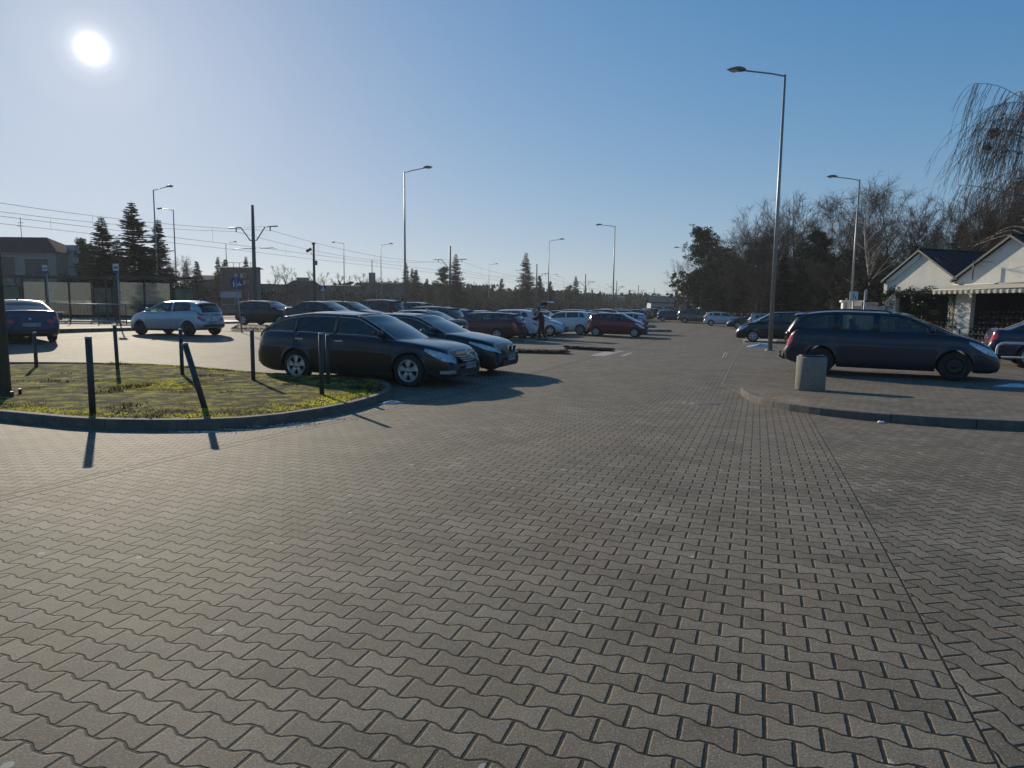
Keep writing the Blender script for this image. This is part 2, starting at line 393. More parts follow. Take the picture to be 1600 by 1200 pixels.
# manhole plate
p = at(1103, 632); mb = MB(); mb.lathe([(0, .010), (.29, .010), (.30, .004)], (p.x, p.y, p.z), 28); mb.lathe([(.32, .009), (.40, .009), (.41, .002)], (p.x, p.y, p.z), 28, mi=1)
for k in range(-3, 4):
    for j in range(-3, 4):
        if k*k+j*j < 10: mb.box((p.x+k*.07, p.y+j*.07, p.z+.012), (.04, .04, .004), 1)
tag(mb.build('manhole_cover', [mat('iron', (.15, .135, .115), .7, var=.35, vscale=9), mat('iron_ring', (.12, .11, .095), .8, var=.4, vscale=9)]), 'round iron manhole cover set in the pavers before the right kerb tip', 'manhole cover')
# ------------------------------------------------------------------ left grass island
ipx = [(-260, 630), (-150, 643), (-60, 652), (0, 657), (60, 663), (110, 668), (170, 671), (240, 672), (300, 671.5), (380, 668), (440, 661.5), (500, 652), (550, 641.5), (582, 632), (602, 624),
       (612, 616), (610, 609), (600, 604), (580, 600), (540, 596), (470, 593), (400, 589), (350, 584), (300, 579.5), (240, 576), (180, 574.5), (120, 573.5), (70, 573), (0, 573), (-60, 574), (-200, 577)]
isl = [at(px, py, 0) for px, py in ipx]
kerb('kerb', isl, .125, .12, closed=True)
ctr = sum(isl, Vector())/len(isl)
mb = MB(); rings = []
for s_, dz in ((.0, .0), (.3, .02), (.6, .03), (.85, .015), (.95, -.01), (1, -.03)):
    r = []
    for i in range(len(isl)):
        a = isl[i]; p = ctr+(a-ctr)*s_
        # pull in by the kerb width at the rim
        dd = (ctr-a).normalized(); p = p+dd*.10*s_*s_
        r.append((p.x, p.y, gz(p.x, p.y)+.115+dz+random.uniform(-.012, .012)*(s_ < .99)))
    rings.append(r)
mb.grid(rings, close=True)
moss = bpy.data.materials.new('mossy_turf'); moss.use_nodes = True; t, N, M = nodes(moss); b = t.nodes['Principled BSDF']
g = N('ShaderNodeNewGeometry').outputs['Position']
n1 = N('ShaderNodeTexNoise', g, None, 3.0); n1.inputs['Detail'].default_value = 8; n1.inputs['Roughness'].default_value = .72
n2 = N('ShaderNodeTexNoise', g, None, 45.0); n2.inputs['Detail'].default_value = 4
rp = N('ShaderNodeValToRGB', n1.outputs[0]); el = rp.color_ramp.elements
el[0].position = .38; el[0].color = (.05, .042, .026, 1); el[1].position = .60; el[1].color = (.38, .36, .05, 1)
x = el.new(.49); x.color = (.085, .070, .035, 1); x = el.new(.535); x.color = (.24, .23, .045, 1)
mx = N('ShaderNodeMix', data_type='RGBA', blend_type='MULTIPLY'); mx.inputs[0].default_value = 1
t.links.new(rp.outputs[0], mx.inputs[6]); q = N('ShaderNodeMapRange', n2.outputs[0], .3, .7); q.inputs[3].default_value = .55; q.inputs[4].default_value = 1.35
t.links.new(N('ShaderNodeCombineColor', q.outputs[0], q.outputs[0], q.outputs[0]).outputs[0], mx.inputs[7]); t.links.new(mx.outputs[2], b.inputs['Base Color'])
b.inputs['Roughness'].default_value = 1; b.inputs['Specular IOR Level'].default_value = .1
bp = N('ShaderNodeBump'); bp.inputs['Strength'].default_value = 1; bp.inputs['Distance'].default_value = .05; t.links.new(n2.outputs[0], bp.inputs['Height']); t.links.new(bp.outputs[0], b.inputs['Normal'])
tag(mb.build('verge', moss), kind='structure')
def inside(p, poly):
    c = False; n = len(poly)
    for i in range(n):
        a, b = poly[i], poly[i-1]
        if (a.y > p[1]) != (b.y > p[1]) and p[0] < (b.x-a.x)*(p[1]-a.y)/(b.y-a.y)+a.x: c = not c
    return c
from mathutils import noise as mnoise
def blade_mat(name, c, tr): return foliage(name, c, tr)
gm = [blade_mat('grass_yellow', (.44, .42, .04), .6), blade_mat('grass_green', (.085, .095, .03), .45), blade_mat('grass_dead', (.21, .17, .09), .35), blade_mat('grass_dark', (.045, .04, .022), .25)]
mb = MB(); rnd = random.Random(3); ix0 = min(p.x for p in isl); ix1 = max(p.x for p in isl); iy0 = min(p.y for p in isl); iy1 = max(p.y for p in isl)
n = 0
while n < 46000:
    x, y = rnd.uniform(max(ix0, -10), ix1), rnd.uniform(iy0, iy1)
    cc = Vector((ctr.x, ctr.y, 0)); p = Vector((x, y, 0)); q = cc+(p-cc)*1.03
    n += 1
    if not inside((q.x, q.y), isl): continue
    f = mnoise.noise(Vector((x*.9, y*1.1, 0)))+.5*mnoise.noise(Vector((x*3, y*3, 4))); f += rnd.uniform(-.25, .25)
    f -= .9*max(0, min(1, (x+2.2)/.8))
    mi = 0 if f > -.03 else (1 if f > -.10 else (2 if f > -.35 else 3))
    h = rnd.uniform(.008, .02) if mi == 0 else rnd.uniform(.008, .034)
    if mnoise.noise(Vector((x*1.4+9, y*1.4, 2))) > .40: h *= 2.6; mi = rnd.choice((2, 3, 3, 1))
    a = rnd.uniform(0, pi); w = rnd.uniform(.006, .016); dx, dy = cos(a)*w, sin(a)*w; lx, ly = rnd.uniform(-.5, .5)*h, rnd.uniform(-.5, .5)*h; z = gz(x, y)+.12
    mb.poly([(x-dx, y-dy, z), (x+dx, y+dy, z), (x+dx*.3+lx, y+dy*.3+ly, z+h)], mi)
tag(mb.build('grass', gm), kind='stuff')
# low dark planting beds between the bays
def bed(name, quad, label, snowy=False):
    a, b, c, d = [at(*q) for q in quad]; mb = MB(); rows = []
    for i in range(7):
        u = i/6; r = []
        for k in range(25):
            v = k/24; p = a.lerp(d, u).lerp(b.lerp(c, u), v); e_ = min(u, 1-u)*2; e2 = min(v, 1-v)*8
            r.append((p.x, p.y, gz(p.x, p.y)+.02+.09*min(1, e_*2)*min(1, e2)+random.uniform(0, .03)*(0 < i < 6)))
        rows.append(r)
    mb.grid(rows)
    for k in range(2500):
        u, v = random.random(), random.random(); p = a.lerp(d, u).lerp(b.lerp(c, u), v); s = random.uniform(.02, .05); z = gz(p.x, p.y)+.07
        q = [Vector((random.uniform(-s, s), random.uniform(-s, s), random.uniform(0, s*1.6))) for _ in range(3)]
        mb.poly([(p.x+w.x, p.y+w.y, z+w.z) for w in q], 1)
    return tag(mb.build(name, [mat('bed_soil', (.022, .018, .012), .95, var=.4), mat('dry_litter', (.018, .015, .010), .95, var=.4)]), kind='stuff')
bed('ground_cover', ((770, 551), (893, 554), (886, 551.5), (770, 548.8)), '')
bed('ground_cover', ((1010, 518.6), (1050, 518.9), (1048, 517.6), (1010, 517.3)), '')
bed('ground_cover', ((880, 545.2), (962, 550.0), (956, 548.9), (882, 544.2)), '')
bed('ground_cover', ((1008, 512.4), (1024, 512.6), (1023, 511), (1008, 510.8)), '')
bed('ground_cover', ((360, 517), (420, 519), (420, 511), (372, 510)), '')
# snow remnants
snow_m = mat('old_snow', (.55, .57, .60), .7, var=.15, vscale=12, bump=.8, bscale=25)
def snow(pxy, sx, sy, h, seed, label, rz=0, grp='leftover patches of snow'):
    p = at(*pxy); rs = random.Random(seed); mb = MB(); rows = []
    for i in range(7):
        rr = i/6; r = []
        for k in range(22):
            t_ = 2*pi*k/22; w = 1+.35*mnoise.noise(Vector((cos(t_)*1.7+seed, sin(t_)*1.7, .3)))+.12*rs.uniform(-1, 1)*(i == 6)
            r.append((cos(t_)*rr*sx*w, sin(t_)*rr*sy*w, h*(1-rr**1.6)*(.6+.5*rs.random())))
        rows.append(r)
    mb.grid(rows, close=True); o = mb.build('snow_patch', snow_m); o.location = (p.x, p.y, p.z+.006); o.rotation_euler = (0, 0, rz)
    return tag(o, label, 'snow', grp)
snow((612, 631), .2, .06, .05, 1, 'small blue-shaded snow patch at the rounded tip of the grass island kerb', R(25))
#snow((596, 637), .2, .035, .035, 2, 'thin sliver of snow along the kerb just left of the island tip patch', R(25))
snow((1190, 542.5), .8, .2, .16, 3, 'white snow heap piled around the foot of the tall right street lamp', R(-8))
snow((1588, 605), .36, .10, .08, 4, 'snow patch on the pavement by the front wheel of the blue estate', R(-12))
#snow((1560, 581), .2, .1, .03, 15, 'tiny snow scrap under the nose of the blue estate', R(-12))
#snow((965, 541), .8, .12, .06, 5, 'thin snow on the bed right of the dark sparse planting', R(-15))
snow((1024, 514.5), 1.3, .3, .09, 6, 'snow strip lying beside the bed right of the red hatchback', R(-10))
mb = MB(); rs = random.Random(5)
for (px, py, lb) in ((520, 655.5, 0), (476, 662.5, 0), (430, 667.5, 0), (380, 672.5, 0), (300, 676, 0), (330, 676, 0), (455, 665, 0)):
    p = at(px, py)
    for k in range(26):
        gx, gy_ = rs.gauss(0, .13), rs.gauss(0, .012); q = [(p.x+gx+rs.uniform(-.03, .03), p.y+gy_+rs.uniform(-.010, .010)) for _ in range(4)]
        zz = gz(p.x, p.y)-.0; cx = sum(a for a, b in q)/4; cy = sum(b for a, b in q)/4; q.sort(key=lambda w: atan2(w[1]-cy, w[0]-cx))
        i = mb.vs([(a, b_, zz+.006) for a, b_ in q]+[(cx, cy, zz+.016)]); [mb.face((i+j, i+(j+1) % 4, i+4)) for j in range(4)]
tag(mb.build('snow_crumbs', snow_m), kind='stuff')
def litter(px, py, s, seed, label):
    p = at(px, py); z = walk_h(p.x, p.y) if py < 620 else p.z; rs = random.Random(seed); bm = bmesh.new(); bmesh.ops.create_icosphere(bm, subdivisions=2, radius=s)
    for v in bm.verts: v.co = v.co*rs.uniform(.6, 1.15); v.co.z *= .5
    me = bpy.data.meshes.new('crumpled_paper'); bm.to_mesh(me); bm.free(); me.materials.append(mat('paper', (.75, .75, .73), .8)); o = bpy.data.objects.new('crumpled_paper', me); COL.objects.link(o)
    o.location = (p.x, p.y, z+s*.45); tag(o, label, 'litter', 'scraps of litter')
litter(1376, 662, .045, 3, 'crumpled white paper lying in the gutter below the right kerb')
litter(1275, 613, .035, 4, 'crumpled white paper beside the foot of the concrete bin')
# ------------------------------------------------------------------ cars
def herm(pts, x):
    n = len(pts)
    if x <= pts[0][0]: return pts[0][1]
    if x >= pts[-1][0]: return pts[-1][1]
    for i in range(n-1):
        if x <= pts[i+1][0]: break
    d = [(pts[k+1][1]-pts[k][1])/max(1e-6, pts[k+1][0]-pts[k][0]) for k in range(n-1)]
    def tg(k):
        if k == 0: return d[0]
        if k == n-1: return d[-1]
        a, b = d[k-1], d[k]
        return 0 if a*b <= 0 else 2*a*b/(a+b)
    h = pts[i+1][0]-pts[i][0]; t = (x-pts[i][0])/h; m0, m1 = tg(i)*h, tg(i+1)*h; p0, p1 = pts[i][1], pts[i+1][1]
    return (2*t**3-3*t*t+1)*p0+(t**3-2*t*t+t)*m0+(-2*t**3+3*t*t)*p1+(t**3-t*t)*m1
def paint(name, col, metal=.0, rough=.32, dirt=.0):
    key = 'paint_'+name
    if key in MATS: return MATS[key]
    mt = bpy.data.materials.new(key); mt.use_nodes = True; t, N, M = nodes(mt); b = t.nodes['Principled BSDF']
    tc = N('ShaderNodeTexCoord').outputs['Object']; n = N('ShaderNodeTexNoise', tc, None, 3.0); n.inputs['Detail'].default_value = 6
    sp = N('ShaderNodeSeparateXYZ', tc); lo = N('ShaderNodeMapRange', sp.outputs[2], .75, .15)   # road grime low on the body
    f = M('MULTIPLY', lo.outputs[0], M('ADD', M('MULTIPLY', n.outputs[0], .9), .1)); f = M('ADD', M('MULTIPLY', f, .35), dirt*.5, clamp=True)
    mx = N('ShaderNodeMix', data_type='RGBA'); t.links.new(f, mx.inputs[0]); mx.inputs[6].default_value = (*col, 1); mx.inputs[7].default_value = (.055, .05, .044, 1); b.inputs['Specular IOR Level'].default_value = .2
    t.links.new(mx.outputs[2], b.inputs['Base Color'])
    rr = N('ShaderNodeMapRange', f, 0.0, .5); rr.inputs[3].default_value = rough; rr.inputs[4].default_value = .75; t.links.new(rr.outputs[0], b.inputs['Roughness'])
    b.inputs['Metallic'].default_value = metal
    cw = N('ShaderNodeMapRange', f, 0.0, .4); cw.inputs[3].default_value = .85; cw.inputs[4].default_value = .1; t.links.new(cw.outputs[0], b.inputs['Coat Weight'])
    n3 = N('ShaderNodeTexNoise', tc, None, 90.0); cr_ = N('ShaderNodeMapRange', n3.outputs[0], .3, .7); cr_.inputs[3].default_value = .06; cr_.inputs[4].default_value = .16
    t.links.new(cr_.outputs[0], b.inputs['Coat Roughness'])
    MATS[key] = mt; return mt
m_black = mat('car_black_plastic', (.012, .012, .013), .65)
m_tyre = mat('tyre_rubber', (.018, .018, .018), .85, var=.3, vscale=20)
m_alloy = mat('alloy_rim', (.42, .43, .45), .35, metal=.75, var=.2, vscale=9)
m_steel = mat('dark_rim', (.03, .03, .032), .5, metal=.3)
m_chrome = mat('chrome', (.75, .76, .78), .12, metal=1)
m_int = mat('car_interior', (.03, .029, .029), .9)
m_glass = glassmat('car_glass', (.42, .50, .47), .35)
m_dglass = glassmat('privacy_glass', (.12, .14, .14), .2)
m_head = mat('headlamp_glass', (.45, .48, .52), .08, metal=.35, coat=1, var=.5, vscale=14)
m_tail = mat('tail_lamp_red', (.55, .012, .02), .12, coat=1, var=.25, vscale=18)
m_plate = mat('plate_white', (.38, .39, .40), .55)
m_ink = mat('plate_ink', (.02, .02, .022), .6)
m_blueb = mat('plate_band', (.02, .05, .3), .5)
TYPES = {
 #          L     W     H     wb   fo    hz   cz   bz    xc    xr   xt   xg   dz  panes (from front, metres)   rails
 'estate': dict(L=4.86, W=1.85, H=1.50, wb=2.73, fo=.97, hz=.74, cz=.97, bz=1.08, xc=1.30, xr=2.30, xt=.42, xg=.03, dz=1.02, panes=[(1.62, 2.72), (2.80, 3.72), (3.80, 4.50)], end=4.52, es=-1.15),
 'sedan': dict(L=4.85, W=1.84, H=1.45, wb=2.90, fo=.86, hz=.70, cz=.94, bz=1.05, xc=1.40, xr=2.35, xt=1.35, xg=.62, dz=1.06, panes=[(1.72, 2.85), (2.93, 3.75)], end=3.98, es=-.75),
 'hatch': dict(L=4.05, W=1.72, H=1.45, wb=2.50, fo=.82, hz=.72, cz=.95, bz=1.05, xc=1.02, xr=1.95, xt=.40, xg=.06, dz=.98, panes=[(1.32, 2.32), (2.40, 3.12), (3.2, 3.5)], end=3.62, es=-1.3),
 'hatch3': dict(L=3.78, W=1.66, H=1.42, wb=2.41, fo=.75, hz=.72, cz=.95, bz=1.0, xc=.98, xr=1.80, xt=.42, xg=.10, dz=.92, panes=[(1.26, 2.30), (2.38, 3.22)], end=3.34, es=-1.5),
 'mini': dict(L=3.65, W=1.62, H=1.49, wb=2.40, fo=.66, hz=.80, cz=1.0, bz=1.10, xc=.78, xr=1.62, xt=.30, xg=.02, dz=1.0, panes=[(1.10, 2.02), (2.10, 2.72), (2.8, 3.0)], end=3.1, es=-1.8),
 'suv': dict(L=4.35, W=1.82, H=1.60, wb=2.63, fo=.90, hz=.88, cz=1.08, bz=1.18, xc=1.15, xr=2.0, xt=.45, xg=.05, dz=1.08, panes=[(1.45, 2.45), (2.53, 3.35), (3.43, 3.8)], end=3.85, es=-1.4),
 'mpv': dict(L=4.45, W=1.83, H=1.66, wb=2.72, fo=.88, hz=.82, cz=1.06, bz=1.12, xc=.98, xr=1.98, xt=.30, xg=.02, dz=1.05, panes=[(1.24, 2.25), (2.33, 3.2), (3.28, 4.05)], end=4.08, es=-2.2),
 'wagon307': dict(L=4.43, W=1.76, H=1.53, wb=2.72, fo=.86, hz=.76, cz=1.00, bz=1.06, xc=.98, xr=2.02, xt=.36, xg=.06, dz=1.0, panes=[(1.14, 1.46), (1.50, 2.36), (2.50, 3.20), (3.34, 4.02)], end=4.2, es=-1.35),
}
def mk_wheel(r, w, style):
    t = MB(); t.lathe([(r*.64, -w/2+.01), (r*.70, -w/2), (r*.93, -w/2+.005), (r*.99, -w/2+.03), (r, 0), (r*.99, w/2-.03), (r*.93, w/2-.005), (r*.70, w/2), (r*.64, w/2-.01)], n=32, axis='y')
    tyre = t.mesh('tyre', m_tyre); q = MB(); ro = r*.67
    q.lathe([(ro, -w/2), (ro+.004, w/2+.002), (ro-.012, w/2+.006), (ro-.03, w/2-.02), (ro-.035, w/2-.06)], n=32, axis='y', mi=0)
    q.lathe([(ro-.03, w/2-.07), (0, w/2-.07)], n=24, axis='y', mi=1, sm=False)
    q.lathe([(.06, w/2-.03), (.055, w/2-.012), (0, w/2-.008)], n=16, axis='y', mi=0)
    ns = {'five': 5, 'seven': 7, 'multi': 10, 'steel': 0}[style]
    for k in range(ns):
        a = 2*pi*k/ns+.3; wd = (.30 if ns == 5 else .2 if ns == 7 else .11)
        rows = []
        for rr, ww, dy in ((.04, wd*.75, -.016), (ro*.45, wd*.62, -.010), (ro*.8, wd*.8, -.012), (ro-.012, wd*1.02, -.02)):
            hw = ww*.14/.28*(rr/ro*.6+.55)
            rows.append([(rr*cos(a)-s*hw*sin(a)*.5, w/2+dy-(.03 if abs(s) > 1 else 0), rr*sin(a)+s*hw*cos(a)*.5) for s in (-1.05, -1, -.3, .3, 1, 1.05)])
        q.grid(rows, mi=0, sm=False)
    if style == 'steel':
        q.lathe([(ro-.03, w/2-.05), (ro*.75, w/2-.02), (ro*.5, w/2-.015), (ro*.2, w/2-.03), (0, w/2-.03)], n=24, axis='y', mi=0)
        for k in range(10):
            a = 2*pi*k/10; q.box((ro*.78*cos(a), w/2-.016, ro*.78*sin(a)), (.045, .008, .03), 1, Matrix.Rotation(-a, 3, 'Y'))
    return tyre, q.mesh('rim', [m_steel if style == 'steel' else m_alloy, m_black])
WH = {}
def make_car(kind, label, cat, pm, wheel='five', wr=.32, chrome=False, tail=None, head=None, plate=None, glassr=None, grille='plain', extra=None, **ov):
    s = dict(TYPES[kind]); s.update(ov)
    L, Wd, H, wb = s['L'], s['W'], s['H'], s['wb']; F = wb/2+s['fo']; Rr = F-L; hw = Wd/2
    fx = lambda d: F-d
    sed = s['xg'] > .4
    top = [(Rr, s['dz']-(.16 if not sed else .2)), (Rr+.05, s['dz']-(.08 if not sed else .05)), (Rr+.16, s['dz'])]
    if sed: top += [(Rr+s['xg'], s['bz'])]
    else: top += [(Rr+.30, s['bz'])]
    top += [(F-s['xc']-.9, s['bz']-.045), (F-s['xc'], s['cz']), (F-s['xc']*.55, (s['cz']*.45+s['hz']*.55)+.035), (F-.22, s['hz']+.025), (F-.08, s['hz']-.03), (F, s['hz']-.13)]
    zt = lambda x: herm(top, x)
    wp = [(Rr, .68), (Rr+.04, .78), (Rr+.12, .865), (Rr+.28, .935), (Rr+.6, .98), (Rr+1.2, 1), (F-1.3, 1), (F-.75, .975), (F-.38, .915), (F-.16, .80), (F-.05, .68), (F, .58)]
    wf = lambda x: hw*herm(wp, x)
    zbp = [(Rr, .34), (Rr+.25, .26), (Rr+.6, .20), (F-.6, .19), (F-.2, .19), (F, .23)]
    zb = lambda x: herm(zbp, x)
    sp = [(0, .90), (.06, .955), (.2, .985), (.42, 1.0), (.655, 1.0), (.70, .984), (.84, .972), (.95, .938), (1.0, .895)]
    wy = lambda x, t: wf(x)*herm(sp, t)
    def shx(x, t):   # noses and tails lean and round off
        e = max(0, 1-(F-x)/.55)**1.5; r_ = max(0, 1-(x-Rr)/.4)**1.5
        dx = -e*(.30*max(0, t-.42)**2*1.5+.06*max(0, .18-t)*3)
        dx += r_*(.20*max(0, t-.5)**2*1.6+.05*max(0, .25-t)*2)
        dx += r_*.06*max(0, min(1, (t-.48)/.06))
        return x+dx
    def surf(x, t, sd, off=0):
        z0, z1 = zb(x), zt(x); p = Vector((shx(x, t), sd*wy(x, t), z0+(z1-z0)*t))
        if off:
            a = Vector((shx(x+.01, t), sd*wy(x+.01, t), zb(x+.01)+(zt(x+.01)-zb(x+.01))*t)); b_ = Vector((shx(x, t+.01), sd*wy(x, t+.01), z0+(z1-z0)*(t+.01)))
            n_ = (a-p).cross(b_-p).normalized(); n_ = n_ if n_.y*sd > 0 else -n_
            p = p+n_*off
        return p
    axf, axr = wb/2, -wb/2; RA = wr+.045
    xs = set(lin(Rr, F, 50)+[Rr+.02, Rr+.06, Rr+.1, F-.02, F-.05, F-.1, F-.15])
    for c in (axf, axr):
        for k in range(19): xs.add(c-RA*cos(pi*k/18))
    xc, xg = F-s['xc'], Rr+s['xg']; xs.add(xc); xs.add(xc-.01); xs.add(xg); xs.add(xg+.01)
    xs = sorted(xs); ts = [0, .03, .08, .16, .27, .4, .52, .60, .655, .70, .76, .82, .88, .93, .97, 1.0]
    rows = []
    for x in xs:
        z0, z1 = zb(x), zt(x); arch = 0
        for c in (axf, axr):
            if abs(x-c) < RA: arch = max(arch, wr*1.0+sqrt(RA*RA-(x-c)**2))
        zl = max(z0, arch); tl = min(.97, (zl-z0)/(z1-z0)); half = [(x, 0, zl), (x, wf(x)*.60, zl), (x, wf(x)*.62, zl)]
        for t in ts:
            tt = tl+(1-tl)*t; fl = .012*max(0, 1-abs(tt-tl)*12)*(arch > 0)
            half.append((shx(x, tt), wy(x, tt)+fl, z0+(z1-z0)*tt))
        X1 = shx(x, 1); wt = wy(x, 1)
        if xg+.005 < x < xc-.005: half += [(X1, wt-.02, z1+.004), (X1, wt-.05, z1-.02), (X1, wt-.06, z1-.20), (X1, 0, z1-.20)]
        else: half += [(X1, wt*.93, z1+.012), (X1, wt*.75, z1+.024), (X1, wt*.4, z1+.036), (X1, 0, z1+.04)]
        rows.append([(a, -b_, c) for a, b_, c in half[::-1]]+half[1:])
    body = MB(); nh = len(half)
    def mi(a, b_):
        k = b_ if b_ < nh-1 else 2*nh-3-b_   # index from the top centre outwards on both sides
        xm = (xs[a]+xs[a+1])/2
        if k >= nh-4+1-0: return 1
        if k <= 1 and xg < xm < xc: return 2
        return 0
    body.grid(rows, mi=mi)
    body.poly(rows[-1], 0, False); body.poly(rows[0][::-1], 0, False)
    # shut lines, sill, grime-dark lower edge
    pn = s['panes']; doors = [pn[0][0]-.16] + [p[1]+.04 for p in pn[:2]] if len(pn) > 1 else []
    if kind == 'wagon307': doors = [1.28, 2.43, 3.27]
    if kind == 'hatch3': doors = [1.14, 2.34]
    for sd in (-1, 1):
        for d in doors:
            for k in range(12):
                t0, t1 = .06+.94*k/12, .06+.94*(k+1)/12; x0 = F-d
                if min(abs(x0-axf), abs(x0-axr)) < RA+.02: 
                    x0 = x0
                body.poly([surf(x0-.005, t0, sd, .0015), surf(x0+.005, t0, sd, .0015), surf(x0+.005, t1, sd, .0015), surf(x0-.005, t1, sd, .0015)], 1)
        n = 16; x0, x1 = axr+RA+.02, axf-RA-.02
        rws = [[surf(x0+(x1-x0)*k/n, t, sd, .004) for k in range(n+1)] for t in (.0, .05, .10)]; body.grid(rws, mi=1)
        rws = [[surf(F-.42+.41*k/8, t, sd, .006) for k in range(9)] for t in (.0, .06, .12)]; body.grid(rws, mi=1)
    root = empty(cat.replace(' ', '_'), (0, 0, 0), 0, label, 'car')
    root.name = {'estate': 'estate_car', 'wagon307': 'estate_car', 'sedan': 'saloon_car', 'suv': 'crossover_car', 'mpv': 'people_carrier'}.get(kind, 'hatchback_car')
    root['category'] = 'car'
    bo = body.build('body', [pm, m_black, m_int], root, fix=False)
    bm = bmesh.new(); bm.from_mesh(bo.data); bmesh.ops.recalc_face_normals(bm, faces=bm.faces); bm.to_mesh(bo.data); bm.free()
    bo.material_slots[0].link = 'OBJECT'; bo.material_slots[0].material = pm
    # greenhouse
    zc, zg = s['cz'], zt(xg)
    Hs = H-.05; xr, xt = F-s['xr'], Rr+s['xt']
    drop = .09 if not sed else .03
    gh = [(xg, zg+.0), (xt-(xt-xg)*.55, zg+(Hs-drop-zg)*.60), (xt, Hs-drop), ((xt+xr)/2-.2, Hs), (xr, Hs-.035), (xr+(xc-xr)*.38, zc+(Hs-.035-zc)*.70), (xc, zc+.0)]
    if sed: gh[1] = (xt-(xt-xg)*.55, zg+(Hs-drop-zg)*.50)
    gz_ = lambda x: herm(gh, x)
    ztb = lambda x: zt(x)+.004
    k_ = .40
    def gy(x, z): 
        e = max(0, (x-xr)/(xc-xr)) if x > xr else 0
        return max(.3, wy(x, 1)-.012-k_*max(0, z-ztb(x))*(1-.0*e))
    def ztop(x):
        z = gz_(x)
        slope = abs(gz_(x+.02)-gz_(x-.02))/.04
        ins = .042*min(2.2, sqrt(1+slope*slope))+.012
        z -= ins
        xe = F-s['end']; z = min(z, ztb(x)+(x-xe)*-s['es'] if x > xe else 0)
        return z
    cab = MB(); panes = []
    cx = set(lin(xg, xc, 46));
    for a, b_ in pn: cx.add(F-a); cx.add(F-b_)
    cx.add(F-s['end']); cx = sorted(x for x in cx if xg <= x <= xc)
    for sd in (-1, 1):
        for a, b_ in zip(cx, cx[1:]):
            xm = (a+b_)/2; d = F-xm; inp = any(p0 < d < p1 for p0, p1 in pn)
            rr_ = []
            for x in (a, b_):
                zl = ztb(x)-.01; zo = gz_(x); zw = ztop(x) if inp else zl
                zw = max(zl+.03, min(zw, zo)) if inp else zl
                if zo < zl: zo = zl
                zw = min(zw, zo)
                rr_.append([Vector((x, sd*gy(x, zw+(zo-zw)*q), zw+(zo-zw)*q)) for q in (0, .5, 1)])
            cab.grid(rr_, mi=0, sm=True)
        for a, b_ in pn:
            xx = [F-b_]+[x for x in cx if F-b_ < x < F-a]+[F-a]; r1 = []
            for x in xx:
                zl = ztb(x)+.012; zw = max(zl, min(ztop(x)+.006, gz_(x)-.005))
                r1.append([Vector((x, sd*(gy(x, zl+(zw-zl)*q)-.012), zl+(zw-zl)*q)) for q in (0, .33, .66, 1)])
            pb = MB(); pb.grid(r1, sm=True)
            # rubber surround
            lo = [r[0]+Vector((0, sd*.012, -.004)) for r in r1]; hi = [r[-1]+Vector((0, sd*.012, 0)) for r in r1]
            for ln in (lo, hi): pb.tube(ln, .008, 4, mi=1)
            panes.append((sd, pb, a))
    def cross(x, z, sh, lo_, hi_, n, lift=0):
        y = gy(x, z); rr = []
        for q in range(n+1):
            t = lo_+(hi_-lo_)*q/n; rr.append(Vector((x+sh*(1-t*t), t*y, z+.05*(1-t*t)*(0.3 if z < Hs-.12 else 1)+lift)))
        return rr
    def region(x0, x1, n, sh0, sh1, lo_, hi_, nn, lift=0, trim=0):
        out = []
        for i in range(n+1):
            u = i/n; x = x0+(x1-x0)*u; out.append(cross(x, gz_(x), sh0+(sh1-sh0)*u, lo_, hi_, nn, lift))
        return out
    cab.grid(region(xt, xr, 16, -.05, .07, -1, 1, 16), mi=0)
    # fill under roofline edge
    ws = MB(); xa, xb = xr+.02, xc-.03
    shf = lambda x: .07+(x-xr)/(xc-xr)*.12
    rw = [cross(x, gz_(x), shf(x), -.93, .93, 14, -.006) for x in lin(xr+.015, xc+.02, 12)]; ws.grid(rw)
    for sgn in (-1, 1): cab.grid([cross(x, gz_(x), shf(x), sgn*.925, sgn*1.0, 2) for x in lin(xr, xc, 14)], mi=0)
    cab.grid([cross(x, gz_(x), shf(x), -.93, .93, 14) for x in (xr, xr+.03)], mi=1)
    shr = lambda x: -.05-(xt-x)/max(.01, xt-xg)*.05
    rg = MB(); g0 = xg+(xt-xg)*.06
    rg.grid([cross(x, gz_(x), shr(x), -.86, .86, 12, -.006) for x in lin(g0, xt-.02, 10)])
    for sgn in (-1, 1): cab.grid([cross(x, gz_(x), shr(x), sgn*.855, sgn*1.0, 3) for x in lin(xg, xt, 12)], mi=0)
    cab.grid([cross(x, gz_(x), shr(x), -.86, .86, 12) for x in lin(xg-.01, g0+.01, 3)], mi=0); cab.grid([cross(x, gz_(x), shr(x), -.86, .86, 12) for x in (xt-.03, xt)], mi=0)
    if not sed:  # roof spoiler
        sp_ = []
        for dx, dz in ((.10, .012), (-.02, .018), (-.13, .0), (-.13, -.03), (0, -.045)):
            sp_.append([Vector((xt-.05*(1-t*t)*1+dx, t*(gy(xt, gz_(xt))-.02), gz_(xt)+.05*(1-t*t)+dz)) for t in lin(-1, 1, 13)])
        cab.grid(sp_, mi=0)
    ro = cab.build('roof', [pm, m_black], root)
    bm = bmesh.new(); bm.from_mesh(ro.data); bmesh.ops.remove_doubles(bm, verts=bm.verts, dist=.0012); bmesh.ops.recalc_face_normals(bm, faces=bm.faces); bm.to_mesh(ro.data); bm.free()
    ro.material_slots[0].link = 'OBJECT'; ro.material_slots[0].material = pm
    md = ro.modifiers.new('edge', 'SOLIDIFY'); md.thickness = .018; md.offset = -1 
    for sd, pb, a in panes:
        gl = m_dglass if (s.get('privacy') and a > pn[0][1]) else m_glass
        pb.build('side_window', [gl, m_chrome if chrome else m_black], root)
    ws.build('windscreen', m_glass, root); 
